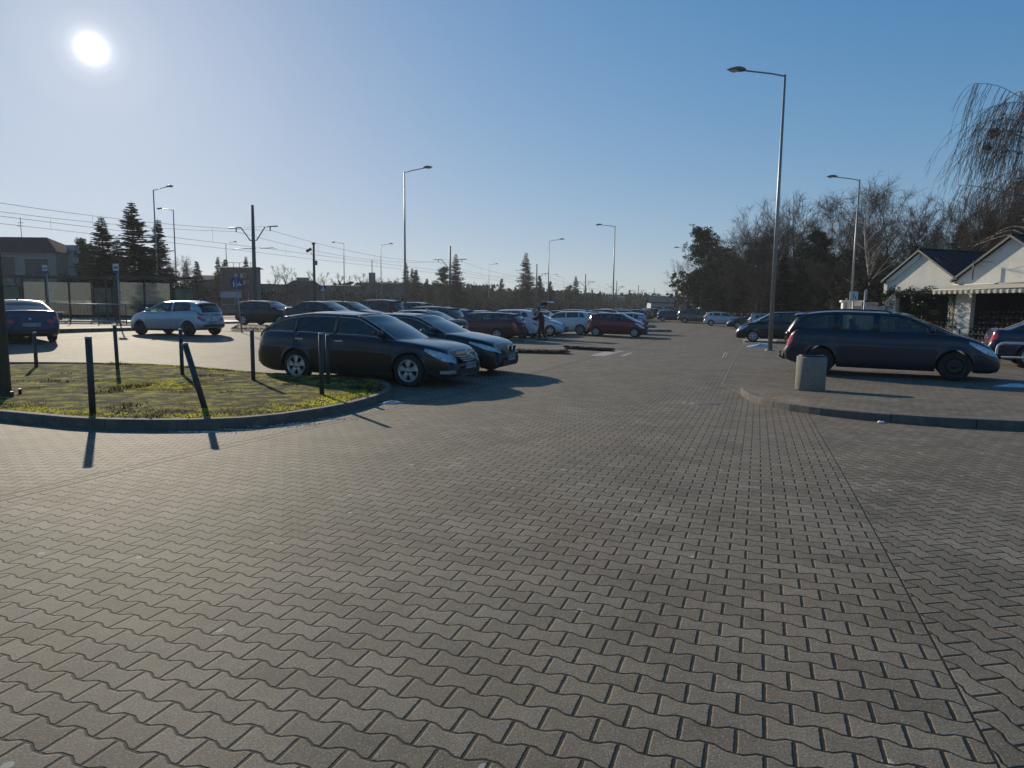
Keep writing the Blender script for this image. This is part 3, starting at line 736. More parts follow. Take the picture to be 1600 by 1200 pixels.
    if not s.get('openback'): rg.build('rear_window', [glassr or m_dglass], root)
    # mirrors
    for sd in (-1, 1):
        mm = MB(); x0 = F-pn[0][0]+.02; yy = gy(x0, ztb(x0)+.06)
        if kind == 'wagon307': x0 -= .2
        bm_rows = []
        for i in range(7):
            u = i/6; r_ = sqrt(max(0, 1-(2*u-1)**2)); bm_rows.append([(x0+.02+.05*r_*cos(q*pi/5)-.01, sd*(yy+.03+.2*u), ztb(x0)+.09+.075*r_*sin(q*pi/5)) for q in range(10)])
        mm.grid(bm_rows, close=True); mm.box((x0+.01, sd*(yy+.02), ztb(x0)+.045), (.06, .08, .03), 1)
        o = mm.build('mirror', [pm, m_black], root); o.material_slots[0].link = 'OBJECT'; o.material_slots[0].material = pm
    # interior
    sx = xc-.95
    for sd in (-1, 1):
        for (x0, nm) in ((sx, 'front_seat'), (sx-.95, 'rear_seat')):
            it = MB(); rt = Matrix.Rotation(-.22, 3, 'Y')
            it.box((x0, sd*.36, zc-.08), (.16, .46, .46), 0, rt); it.box((x0-.075, sd*.36, zc+.20), (.09, .26, .24), 0, Matrix.Rotation(-.15, 3, 'Y')); it.build(nm, m_int, root)
    it = MB(); it.tube([(xc-.48+.03*sin(q*pi/8), .36+.18*cos(q*pi/8), zc+.02+.17*sin(q*pi/8)) for q in range(17)], .014, 5); it.build('steering_wheel', m_int, root)
    it = MB(); it.box((xc-.12, 0, zc-.06), (.5, 1.3, .12), 0); it.build('dashboard', m_int, root)
    # lamps
    t0, t1, ln_ = head or (.66, .93, .62)
    for sd in (-1, 1):
        q = MB(); rws = []
        for i in range(13):
            u = i/12; x = F-ln_+(ln_-.03)*u; a, b_ = t1-(t1-t0)*(.25+.75*min(1, u*1.6))*1, t1-.02*u-.05*max(0, u-.6)
            rws.append([surf(x, a+(b_-a)*k/5, sd, .004) for k in range(6)])
        q.grid(rws); q.build('headlight', m_head, root)
    tt = tail or (.62, .93, .26)
    for sd in (-1, 1):
        q = MB(); rws = []
        for i in range(9):
            u = i/8; x = Rr+.005+tt[2]*u; w_ = 1-.55*u*u
            c_ = (tt[0]+tt[1])/2; h_ = (tt[1]-tt[0])/2*w_; rws.append([surf(x, c_+h_*(2*k/5-1), sd, .005) for k in range(6)])
        # wrap on to the tail face
        xe = shx(Rr, .7)
        q.grid(rws); zz0 = zb(Rr)+(zt(Rr)-zb(Rr))*tt[0]; zz1 = zb(Rr)+(zt(Rr)-zb(Rr))*tt[1]; y1 = wy(Rr, .7)
        rw2 = [[Vector((shx(Rr, tt[0]+(tt[1]-tt[0])*v)-.008, sd*(y1-.16+.16*uu), zz0+(zz1-zz0)*v)) for uu in lin(0, 1, 4)] for v in lin(0, 1, 6)]
        q.grid(rw2); q.build('tail_light', m_tail, root)
    # door handles
    for sd in (-1, 1):
        for a, b_ in pn[:2] if kind not in ('hatch3',) else pn[:1]:
            if kind == 'wagon307' and a < 1.3: a, b_ = pn[2]
            p = surf(F-b_+.12, .84, sd, .012); h = MB(); h.box(p, (.2, .02, .028)); h.build('door_handle', [pm if not chrome else m_chrome], root)
    # front
    gr = MB(); wF = wf(F); nose = shx(F, .6)
    yw = min(.46, wF*.92); zg0, zg1 = zb(F)+.32*(zt(F)-zb(F)), zt(F)-.02
    if grille == 'bars':
        zg0 = .50; zg1 = .70
        gr.grid([[(shx(F, (z-zb(F))/(zt(F)-zb(F)))+.012, t*yw*(.55+.45*(z-zg0)/(zg1-zg0)), z) for t in lin(-1, 1, 9)] for z in lin(zg0, zg1, 5)], mi=1)
        for z in (.53, .57, .61, .65):
            w_ = yw*(.55+.45*(z-zg0)/(zg1-zg0)); x_ = shx(F, (z-zb(F))/(zt(F)-zb(F)))+.022; gr.tube([(x_, -w_, z+.012), (x_, -w_*.4, z-.004), (x_, 0, z-.012), (x_, w_*.4, z-.004), (x_, w_, z+.012)], .008, 5, mi=0)
        x_ = shx(F, .9)+.03; gr.grid([[(x_-abs(t)*.03, t*yw*1.02, z) for t in lin(-1, 1, 9)] for z in (.675, .70, .725)], mi=0)
        gr.lathe([(.05, 0), (.062, .012), (.074, 0)], (x_+.012, 0, .69), 20, axis='y', mi=0)
        for i in range(len(gr.v)-60, len(gr.v)):   # turn the ring to face forwards
            a = Vector(gr.v[i])-Vector((x_+.012, 0, .69)); gr.v[i] = (x_+.012+a.y, a.x, .69+a.z)
        gr.box((x_+.022, 0, .69), (.01, .10, .016), 0, Matrix.Rotation(.5, 3, 'X'))
    elif grille == 'kidney':
        for sd in (-1, 1):
            pl = [(sd*(.03+a), b_) for a, b_ in ((0, .51), (.0, .68), (.05, .715), (.2, .715), (.24, .67), (.19, .55), (.11, .51))]
            x_ = F+.012; gr.poly([(x_+.0, y, z) for y, z in pl], 1); gr.tube([(x_+.006, y, z) for y, z in pl+[pl[0]]], .014, 6, mi=0)
            for k in range(7): gr.box((x_+.004, sd*(.055+k*.026), .61), (.006, .008, .17), 2)
    else:
        gr.grid([[(shx(F, .5)+.008, t*yw, z) for t in lin(-1, 1, 5)] for z in (zg1-.12, zg1-.03)], mi=1); gr.box((F+.012, 0, zg1-.075), (.012, .1, .05), 0)
    gr.build('grille', [m_chrome, m_black, m_steel], root)
    lo = MB(); lo.grid([[(shx(F, .05)+.01, t*yw*1.1, z) for t in lin(-1, 1, 5)] for z in (zb(F)+.03, zb(F)+.16)]); lo.build('air_intake', m_black, root)
    if s.get('fog'):
        for sd in (-1, 1):
            q = MB(); q.grid([[surf(F-.30+.26*u, .17+.10*v+.04*v*u, sd, .008) for v in lin(0, 1, 4)] for u in lin(0, 1, 6)]); q.build('fog_light', m_head, root)
    # plates
    for (x_, z_, sg) in ((F+.02, zb(F)+.19 if grille != 'bars' else .43, 1), (Rr-.025, .80 if not sed else .62, -1)):
        if kind == 'hatch3' and sg < 0: z_ = .55
        q = MB(); q.box((x_, 0, z_), (.012, .52, .114), 0); q.box((x_+sg*.007, -sg*.24, z_), (.003, .035, .105), 2)
        po = q.build('number_plate', [m_plate, m_ink, m_blueb], root)
        txt = plate
        if txt:
            cu = bpy.data.curves.new('plate_text', 'FONT'); cu.body = txt; cu.size = .105; cu.align_x = 'CENTER'; cu.align_y = 'CENTER'; cu.extrude = .001
            to = bpy.data.objects.new('t', cu); COL.objects.link(to); bpy.context.view_layer.update()
            me = bpy.data.meshes.new_from_object(to); bpy.data.objects.remove(to); me.materials.clear(); me.materials.append(m_ink)
            o = bpy.data.objects.new('plate_characters', me); COL.objects.link(o); o.parent = po
            o.matrix_local = Matrix.Translation((x_+sg*.0085, sg*.02, z_)) @ (Matrix.Rotation(sg*pi/2, 4, 'Z') @ Matrix.Rotation(pi/2, 4, 'X')); o.scale = (.9, 1, 1)
        else:
            bmq = MB()
            for k in range(7): 
                if k != 2: bmq.box((x_+sg*.0085, (-.2+k*.067)*sg*-1*-1+.02*sg, z_), (.003, .036, .068), 0)
            bmq.build('plate_characters', m_ink, po)
    # rear bumper insert, badge
    rb = MB(); rb.grid([[(shx(Rr, .1)-.012, t*hw*.72, z) for t in lin(-1, 1, 7)] for z in (.36, .46)], mi=0); 
    rb.lathe([(0, 0), (.045, 0), (.05, .006), (.0, .012)], (0, 0, 0), 16, axis='y', mi=1)
    for i in range(len(rb.v)-64, len(rb.v)):
        a = Vector(rb.v[i]); rb.v[i] = (shx(Rr, .85)-.005-a.y, a.x, (zb(Rr)+(zt(Rr)-zb(Rr))*.88)+a.z)
    rb.build('rear_trim', [m_black, m_chrome], root)
    # wheels
    key = (wr, wheel)
    if key not in WH: WH[key] = mk_wheel(wr, .205, wheel)
    ty, rm = WH[key]
    for ax in (axf, axr):
        for sd in (-1, 1):
            w = bpy.data.objects.new('wheel', None); COL.objects.link(w); w.parent = root; w.location = (ax, sd*(hw-.115), wr); w.empty_display_size = .1
            if sd < 0: w.rotation_euler = (0, 0, pi)
            for nm, me in (('tyre', ty), ('rim', rm)):
                o = bpy.data.objects.new(nm, me); COL.objects.link(o); o.parent = w
    if s.get('rails'):
        for sd in (-1, 1):
            q = MB(); pts = [(xt+.05+(xr-xt-.15)*u, sd*(gy(0, Hs)-.03), gz_(xt+.05+(xr-xt-.15)*u)+.02+.045*min(1, min(u, 1-u)*12)) for u in lin(0, 1, 14)]; q.tube(pts, .016, 6); q.build('roof_rail', m_black if s['rails'] == 1 else m_chrome, root)
    if s.get('fin', 1):
        q = MB(); q.tube([(xt+.25, 0, H-.01), (xt+.1, 0, H+.08)], [.03, .004], 5); q.build('aerial', m_black, root)
    if s.get('towbar'):
        q = MB(); q.tube([(Rr+.3, 0, .30), (Rr-.06, 0, .30), (Rr-.14, 0, .34), (Rr-.15, 0, .42)], .025, 8); q.lathe([(0, -.03), (.02, -.022), (.028, 0), (.02, .022), (0, .03)], (Rr-.15, 0, .45), 10); q.build('tow_bar', m_steel, root)
    s.update(F=F, Rr=Rr, gz=gz_, gy=gy, xt=xt, xg=xg, surf=surf, zt=zt); root['L'] = L
    return root, s
def put(o, px, Y, deg, label=None, dz=0, kid=False, zf=None):
    p = xo(px, Y); o.location = (p.x, p.y, (zf(p.x, p.y) if zf else p.z)+dz); o.rotation_euler = (0, 0, R(deg))
    if label: o['label'] = label
    return o
def repaint(o, pm):
    for ch in o.children:
        if ch.type == 'MESH':
            for sl in ch.material_slots:
                if sl.link == 'OBJECT' and sl.material and sl.material.name.startswith('paint_'): sl.material = pm
P_ = paint
G_CAR = 'cars parked in rows on the paved car park'
c_plum = P_('plum_black', (.011, .0075, .011)); c_navy = P_('navy', (.012, .022, .055)); c_black = P_('black', (.004, .0045, .006)); c_red = P_('dark_red', (.16, .012, .016), rough=.28)
c_white = P_('white', (.62, .64, .66)); c_silver = P_('silver', (.38, .41, .45), metal=.6, rough=.3); c_grey = P_('grey', (.09, .095, .10), metal=.4); c_blue = P_('steel_blue', (.015, .022, .042), metal=.2, dirt=.12)
c_polo = P_('pale_blue_silver', (.40, .44, .50), metal=.4, rough=.3); c_dblue = P_('deep_blue', (.012, .022, .075)); c_brown = P_('grey_brown', (.12, .10, .09), metal=.4); c_maroon = P_('maroon', (.09, .014, .02)); c_mblue = P_('mid_blue', (.03, .07, .2), metal=.2)
def wz(x, y): return walk_h(x, y)
# near cars, each its own build
o, s1 = make_car('estate', 'plum-black estate with chrome window line parked by the grass island', 'estate car', c_plum, wheel='five', wr=.335, chrome=True, grille='bars', plate='DW 5E878', fog=1, rails=0, privacy=1, L=4.9, H=1.50, bz=1.06, cz=.93, xt=.80, es=-.62, end=4.62, tail=(.66, .93, .30), head=(.62, .92, .62))
o.location = (-3.08, 14.85, gz(-3.08, 14.85)); o.rotation_euler = (0, 0, R(-20)); INS = o
o, s2 = make_car('sedan', 'glossy black saloon with twin kidney grille parked just beyond the plum estate', 'saloon car', c_black, wheel='multi', wr=.335, chrome=True, grille='kidney', plate='DW 9XK22', H=1.47, L=4.9, fog=0, hz=.76, cz=.98, head=(.70, .90, .75))
o.location = (-2.2, 17.3, gz(-2.2, 17.3)); o.rotation_euler = (0, 0, R(-20)); BMW = o
o, s3 = make_car('wagon307', 'dusty blue estate with roof rails and tow bar parked behind the concrete bin', 'estate car', c_blue, wheel='steel', wr=.32, rails=1, towbar=1, tail=(.52, .98, .20), plate=None, glassr=glassmat('frosted_rear', (.6, .75, .72), 1.6), fin=0)
o.location = (8.95, 16.15, walk_h(8.95, 16.15)-.0); o.rotation_euler = (0, 0, R(-29)); P307 = o
o, s4 = make_car('hatch3', 'pale blue-silver three-door hatchback near the bus shelter seen from its rear corner', 'hatchback car', c_polo, wheel='steel', wr=.29, tail=(.60, .86, .16), plate='DW 7K 215', glassr=glassmat('tinted_rear', (.10, .13, .14), .1))
put(o, 277, 28.0, 163); POLO = o
o, s5 = make_car('sedan', 'dark blue saloon cut off by the left picture edge, seen from behind', 'saloon car', c_dblue, wheel='five', wr=.33, plate='DW 4L 306', tail=(.66, .86, .28), xt=1.5, xg=.55)
p = zat(46, 500, 22.3); o.location = (p.x+2.35*cos(R(137)), 22.3+2.35*sin(R(137)), gz(-17, 23)); o.rotation_euler = (0, 0, R(137)); PAS = o
o, s6 = make_car('sedan', 'dark blue saloon cut off by the right edge behind the white tube barrier', 'saloon car', c_navy, wheel='five', wr=.33, tail=(.60, .93, .22), H=1.46, wb=2.7, L=4.6, xt=1.25, xg=.5)
o.location = (16.05, 18.8, walk_h(16.2, 20)); o.rotation_euler = (0, 0, R(-29)); BORA = o
# prototypes for the rows
PRO = {}
def proto(k, kind, **kw):
    o, _ = make_car(kind, 'x', kind, kw.pop('pm', c_grey), **kw); PRO[k] = [o, False]
proto('estate', 'estate', pm=c_maroon, wr=.32, rails=1)
proto('sedan', 'sedan', pm=c_black, wr=.32)
proto('hatch', 'hatch', pm=c_grey, wr=.31)
proto('mini', 'mini', pm=c_red, wr=.29, wheel='five', head=(.60, .93, .62), tail=(.55, .9, .22))
proto('suv', 'suv', pm=c_white, wr=.34, wheel='multi')
proto('mpv', 'mpv', pm=c_black, wr=.32, wheel='seven')
def car(kind, pm, px, Y, deg, label, end=None, sc=1.0, right=False):
    """px: column of the car's centre, or of its front ('f') or rear ('r') end"""
    o, used = PRO[kind]
    if used: o = copy_tree(o)
    else: PRO[kind][1] = True
    repaint(o, pm); T = TYPES[{'mini': 'mini'}.get(kind, kind)]; F = T['wb']/2+T['fo']; Rr = F-T['L']
    p = xo(px, Y); d = Vector((cos(R(deg)), sin(R(deg)), 0))
    if end == 'f': p = p-d*F*sc
    if end == 'r': p = p-d*Rr*sc
    o.location = (p.x, p.y, (walk_h(p.x, p.y) if right else gz(p.x, p.y))); o.rotation_euler = (0, 0, R(deg)); o.scale = (sc,)*3
    o['label'] = label; o['group'] = G_CAR
    return o
car('hatch', c_black, 422, 39.5, -17, 'dark five-door hatchback right of the round blue path sign')
car('sedan', c_black, 514, 37.5, -18, 'black car whose roof and glass show just above the rear of the plum estate')
car('estate', c_grey, 548, 41, -18, 'dark estate with bright windscreen edge, right of the black roof')
car('sedan', c_black, 724, 26.2, 160, 'black saloon seen from its boot, left of the maroon estate', end='r')
car('mpv', c_maroon, 582, 47, 160, 'dark roof with a reddish tint left of the tall pole behind the plum estate')
car('suv', c_grey, 636, 50, 160, 'dark roof right below the street lamp in the middle, second behind the estate')
car('estate', c_grey, 719, 38.5, 160, 'dark grey estate with a red tail lamp beyond the black saloon boot', end='r')
car('hatch', c_mblue, 741, 43.5, 160, 'blue-grey car peeping out right of the dark grey estate', end='r')
car('estate', c_maroon, 818, 34.8, 160, 'dark maroon estate directly left of the car with the open boot', end='r', sc=.97)
car('sedan', c_silver, 792, 45.5, 160, 'pale roof visible directly above the maroon estate', end='r')
car('hatch', c_polo, 886, 41.5, -20, 'silver-blue hatchback with its nose right of the person', end='f')
car('suv', c_white, 930, 44.0, 160, 'white crossover in side view behind the silver-blue nose', end='r', sc=.95)
car('mini', c_red, 1012, 41.0, -19, 'small bright dark-red hatchback at the end of its row facing the aisle', end='f', sc=.98)
car('hatch', c_polo, 1013, 46.5, 160, 'blue-white hatchback partly hidden behind the small red hatchback', end='r')
car('hatch', c_red, 862, 54, 160, 'red hatchback roof showing behind the person', end='r')
car('suv', c_grey, 925, 57, 160, 'dark grey off-roader in the second row above the white crossover', end='r')
car('hatch', c_black, 962, 51.5, 160, 'black car boot between the white crossover and the small red hatchback', end='r')
car('suv', c_maroon, 968, 66, 160, 'dark red car in the third row above the small red hatchback', end='r')
car('estate', c_mblue, 992, 72, 160, 'blue-grey car in the far rows right of the dark red one', end='r')
car('sedan', c_black, 905, 64, 160, 'black saloon roof in the far left of the third row', end='r')
car('hatch', c_silver, 945, 69, 160, 'silver roof beside the tall lamp post in the far rows', end='r')
car('estate', c_grey, 1012, 82, 160, 'dark estate in the far rows, left of the sandy coloured nose', end='r')
car('hatch', c_brown, 1020, 90, 160, 'small sandy-brown car at the far end of the rows', end='r')
car('hatch', c_black, 985, 88, 160, 'tiny dark car far beyond the red hatchback')
car('estate', c_navy, 960, 92, 160, 'tiny navy estate in the farthest row left')
car('sedan', c_silver, 940, 98, 160, 'tiny silver car farthest back in the rows')
car('hatch', c_red, 1005, 99, 160, 'tiny red car farthest back near the low white building')
car('suv', c_grey, 845, 62, -18, 'grey car behind the red roof by the person')
car('sedan', c_navy, 812, 58, -18, 'navy roof behind the open boot')
car('suv', c_grey, 1024, 99, -12, 'dark off-roader with a bright tail at the end of the aisle')
car('estate', c_mblue, 1058, 118, -12, 'blue roof beyond the end of the aisle below the white building')
car('hatch', c_dblue, 1052, 85, -12, 'deep blue hatchback with pale tail, left of the grey-brown people carrier')
car('mpv', c_brown, 1089, 80, -14, 'grey-brown people carrier between the deep blue and the white hatchback')
car('hatch', c_white, 1131, 70, -14, 'white three-quarter hatchback in the middle of the right-hand row')
car('estate', c_black, 1136, 62, 164, 'dark car with dusty nose pointing left beside the white hatchback', end='f')
car('hatch', c_silver, 1169, 56, -16, 'silver hatchback tail behind the black people carrier', end='r', right=True)
car('mpv', c_black, 1151, 37.5, 163, 'black people carrier with its nose out beside the tall lamp post', end='f', right=True)
car('sedan', c_grey, 1215, 47, 163, 'dark grey roof behind the black people carrier', right=True)
# white crossover with its tailgate raised
o, s7 = make_car('suv', 'white crossover with its tailgate raised', 'crossover car', c_white, wr=.34, wheel='multi', openback=1, tail=(.64, .78, .2), fin=0)
p = xo(846, 38.2); d = Vector((cos(R(158)), sin(R(158)), 0)); q = p-d*s7['Rr']; o.location = (q.x, q.y, gz(q.x, q.y)); o.rotation_euler = (0, 0, R(158))
tg = MB(); h0 = Vector((s7['xt'], 0, s7['gz'](s7['xt'])+.03)); dirv = Vector((-.80, 0, .60)); up = Vector((.6, 0, .8)); wy_ = .60
def tgp(u, y, l): q_ = h0+dirv*u+up*l; return (q_.x, y, q_.z)
tg.grid([[tgp(u, y, .02-.05*(y/wy_)**2) for y in lin(-wy_*(1-.0*u), wy_, 9)] for u in (0, .1)], mi=0)
for sd in (-1, 1): tg.grid([[tgp(u, sd*y, .01) for y in (wy_-.09, wy_+.05*u)] for u in (.1, .6)], mi=0)
tg.grid([[tgp(u, y*(1+.1*u), l) for y in lin(-wy_, wy_, 9)] for u, l in ((.58, .02), (.75, .06), (.92, .04), (1.05, -.08), (1.12, -.2))], mi=0)
tg.grid([[tgp(u, y, -.04) for y in lin(-wy_+.05, wy_-.05, 5)] for u in (.62, 1.05)], mi=1)
tgo = tg.build('tailgate', [c_white, m_black], o); tgl = MB(); tgl.grid([[tgp(u, y, .0) for y in lin(-wy_+.09, wy_-.09, 7)] for u in (.1, .59)]); tgl.build('glass', m_dglass, tgo)
# ------------------------------------------------------------------ street furniture
galv = mat('galvanised', (.30, .31, .31), .45, metal=.55, var=.2, vscale=6)
galv_d = mat('dark_metal', (.035, .045, .05), .5, metal=.3)
lampb = mat('lamp_housing', (.16, .17, .17), .5, metal=.2)
lampg = mat('lamp_bowl', (.55, .56, .52), .2, coat=.6)
def lamp_post(px, ytop, side, label, Hh=10.8, arm=2.15, rz=None, base=None, Y=None):
    vh = 480+.012*(px-800)
    if Y is None: Y = FPX*(Hh-.05-1.45)/(vh-ytop)
    p = zat(px, ytop, Y); z0 = gz(p.x, p.y)
    if px > 1150: z0 = walk_h(p.x, p.y)
    # foot straight below the top
    o = empty('street_lamp', (p.x, p.y, z0), rz if rz is not None else 0, label, 'street lamp', 'tall single-arm street lamps')
    LAMPS.append(o); return o
LAMPS = []
def lamp_parts(o, Hh=10.8, arm=2.15):
    q = MB(); q.tube([(0, 0, 0), (0, 0, Hh)], [.095, .045], 10, sm=True); q.tube([(0, 0, 0), (0, 0, .03)], .18, 12); q.box((0, -.085, .7), (.09, .04, .34)); q.build('pole', galv, o)
    a = MB(); a.tube([(0, 0, Hh-.06), (.5, 0, Hh+.04), (arm-.6, 0, Hh+.17)], .032, 8); a.build('arm', galv, o)
    h = MB(); rows = []
    for i in range(9):
        u = i/8; w = .16*sin(pi*min(1, (u*.9+.1))**.8)+.02; zc = Hh+.18+.03*u
        rows.append([(arm-.62+.72*u, w*cos(t_), zc+(.13 if sin(t_) > 0 else .035)*sin(t_)*(w/.17)) for t_ in [2*pi*k/14 for k in range(14)]])
    h.grid(rows, close=True); h.build('lamp_head', lampb, o)
    g = MB(); rows = []
    for i in range(7):
        u = i/6; w = .12*sin(pi*(.08+.84*u)); rows.append([(arm-.40+.42*u, w*cos(t_), Hh+.175-.07*sin(t_)*sin(pi*(.05+.9*u))) for t_ in [pi*k/8 for k in range(9)]])
    g.grid(rows); g.build('lamp_bowl', lampg, o)
ll = [(1226, 130, 'L', 'tallest street lamp, on the right beyond the tow-bar estate, arm pointing left'), (1343, 283, 'L', 'street lamp on the right in front of the bare trees, arm pointing left'),
      (961, 355, 'L', 'street lamp right of centre above the far car rows, arm pointing left'), (632, 280, 'R', 'tall street lamp left of centre with arm pointing right'),
      (240, 307, 'R', 'street lamp in front of the dark spruces with arm pointing right'), (271, 336, 'L', 'street lamp right of the dark spruces with arm pointing left to its neighbour'),
      (595, 388, 'R', 'slim street lamp below the wires left of the tall centre lamp'), (537, 385, 'L', 'slim street lamp right of the camera mast with arm pointing left'),
      (353, 385, 'R', 'slim street lamp just left of the first overhead-line mast'), (858, 379, 'R', 'street lamp right of the tall spruce with arm pointing right'),
      (1076, 391, 'L', 'street lamp half hidden at the left edge of the pine'), (764, 416, 'R', 'small distant street lamp left of the round conifer'),
      (818, 425, 'L', 'small distant street lamp at the tall spruce with arm pointing left'), (881, 434, 'L', 'small distant street lamp with arm left, right of the lamp by the spruce'),
      (860, 431, 'R', 'small distant street lamp with arm right, beside the pole by the spruce'), (912, 441, 'R', 'tiny distant street lamp with arm right before the second far mast'),
      (921, 443, 'L', 'tiny distant street lamp with arm left, close to the one pointing right'), (955, 446, 'L', 'tiny distant street lamp just left of the foot of the right-of-centre lamp'),
      (966, 449, 'R', 'tiny distant street lamp farthest right of the row with arm right'), (992, 456, 'L', 'tiny street lamp over the far trees left of the low white building'),
      (1010, 459, 'R', 'tiny street lamp just left of the low white building'), (1038, 461, 'L', 'tiny street lamp behind the low white building')]
first = None
for px, yt, sd, lb in ll:
    o = lamp_post(px, yt, sd, lb)
    v = ND if sd == 'R' else -ND; rz = atan2(v.y, v.x)
    if sd == 'L' and px in (1226, 1343): rz = R(176)
    if first is None: lamp_parts(o); first = o; o.rotation_euler.z = rz
    else:
        for ch in list(first.children): c = ch.copy(); COL.objects.link(c); c.parent = o
        o.rotation_euler.z = rz
# stout lamp pole at the left picture edge, standing in the grass
p = at(4, 622, .1); o = empty('street_lamp', (p.x, p.y, p.z+.01), R(200), 'thick street lamp pole bolted down in the grass at the left edge', 'street lamp', 'tall single-arm street lamps')
q = MB(); q.tube([(0, 0, 0), (0, 0, 10.8)], [.125, .05], 14); q.box((0, 0, .015), (.46, .46, .022)); q.build('pole', mat('worn_grey', (.085, .09, .095), .6, var=.25, vscale=4), o)
q = MB(); q.tube([(0, 0, 10.75), (1.8, 0, 11)], .035, 8); q.build('arm', galv_d, o)
for sx in (-1, 1):
    for sy in (-1, 1):
        q = MB(); q.tube([(sx*.18, sy*.18, .02), (sx*.18, sy*.18, .11)], .025, 6); q.build('anchor_bolt', galv_d, o)
# ---- posts round the grass island
post_m = mat('post_paint', (.030, .038, .042), .55, var=.3, vscale=9, bump=.2, bscale=30); cap_m = mat('post_cap', (.35, .35, .33), .6)
def bollard(px, py, ytop, label, tilt=(0, 0), r=.039):
    p = at(px, py, .12); s = FPX/p.y; h = (py-ytop)/s*1.0; o = empty('post', (p.x, p.y, p.z-.03), 0, label, 'post', 'dark steel posts round the grass island'); o.rotation_euler = (tilt[0], tilt[1], 0)
    q = MB(); q.tube([(0, 0, 0), (0, 0, h+.02)], r, 14); q.build('shaft', post_m, o)
    q = MB(); q.lathe([(r+.002, h+.012), (r+.002, h+.028), (r*.7, h+.036), (0, h+.038)], n=14); q.build('cap', cap_m, o)
bollard(57, 574, 519, 'upright post standing behind the boot of the left dark blue saloon')
bollard(145, 647, 525, 'nearest upright post at the front kerb of the grass island')
bollard(184, 579, 508, 'upright post at the back edge of the grass, second from left', (0, R(-1)))
bollard(285, 586, 514, 'upright post touching the top of the leaning post')
bollard(321, 638, 532, 'leaning post tilted to the left at the front kerb', (0, R(-15)))
bollard(396, 595, 515, 'upright post left of the rear wheel of the plum estate')
bollard(503, 617, 520, 'upright post nearest the camera side of the plum estate doors', (0, 0))
bollard(513, 601, 522, 'darker post just behind the one at the plum estate doors', (0, 0))
# ---- concrete bin
p = at(1265, 614); z = walk_h(p.x, p.y); o = empty('litter_bin', (p.x, p.y, z), 0, 'round exposed-aggregate concrete litter bin on the right pavement', 'litter bin')
agg = bpy.data.materials.new('washed_concrete'); agg.use_nodes = True; t, N, M = nodes(agg); b = t.nodes['Principled BSDF']; tc = N('ShaderNodeTexCoord').outputs['Object']
v = N('ShaderNodeTexVoronoi', tc, None, 150.0); r_ = N('ShaderNodeValToRGB', N('ShaderNodeSeparateColor', v.outputs['Color']).outputs[0]); el = r_.color_ramp.elements
el[0].color = (.20, .19, .17, 1); el[1].color = (.40, .385, .35, 1); t.links.new(r_.outputs[0], b.inputs['Base Color']); b.inputs['Roughness'].default_value = .85
bp = N('ShaderNodeBump'); bp.inputs['Strength'].default_value = 1; bp.inputs['Distance'].default_value = .01; bp.invert = True; t.links.new(v.outputs['Distance'], bp.inputs['Height']); t.links.new(bp.outputs[0], b.inputs['Normal'])
q = MB(); q.lathe([(0, 0), (.25, 0), (.27, .02), (.27, .63), (.26, .655), (.215, .655), (.21, .48), (0, .47)], n=40); q.build('shell', agg, o)
q = MB(); rs = random.Random(2); q.lathe([(.20, .63), (.245, .675), (.21, .69), (.20, .63)], n=30)
for k in range(16): a = rs.uniform(0, 6.28); r2 = rs.uniform(.05, .2); q.poly([(r2*cos(a)+rs.uniform(-.07, .07), r2*sin(a)+rs.uniform(-.07, .07), .64+rs.uniform(0, .05)) for _ in range(4)])
q.build('bin_liner', mat('black_bag', (.01, .01, .012), .3), o)
# ---- white tube barrier on the right
p = zat(1556, 562, 16.7); z = walk_h(p.x, p.y); o = empty('barrier', (p.x, p.y, z), R(-16), 'white painted tube barrier in front of the right-hand blue saloon', 'barrier'); wt = mat('white_tube', (.6, .6, .58), .5, var=.2)
q = MB(); q.tube([(0, 0, 0), (0, 0, .62), (.02, 0, .70), (.08, 0, .75), (.16, 0, .77), (1.9, 0, .77), (1.98, 0, .75), (2.04, 0, .70), (2.06, 0, .62), (2.06, 0, 0)], .028, 10); q.build('frame', wt, o)
q = MB(); q.tube([(0, 0, .42), (2.06, 0, .42)], .022, 8); q.build('rail', wt, o)
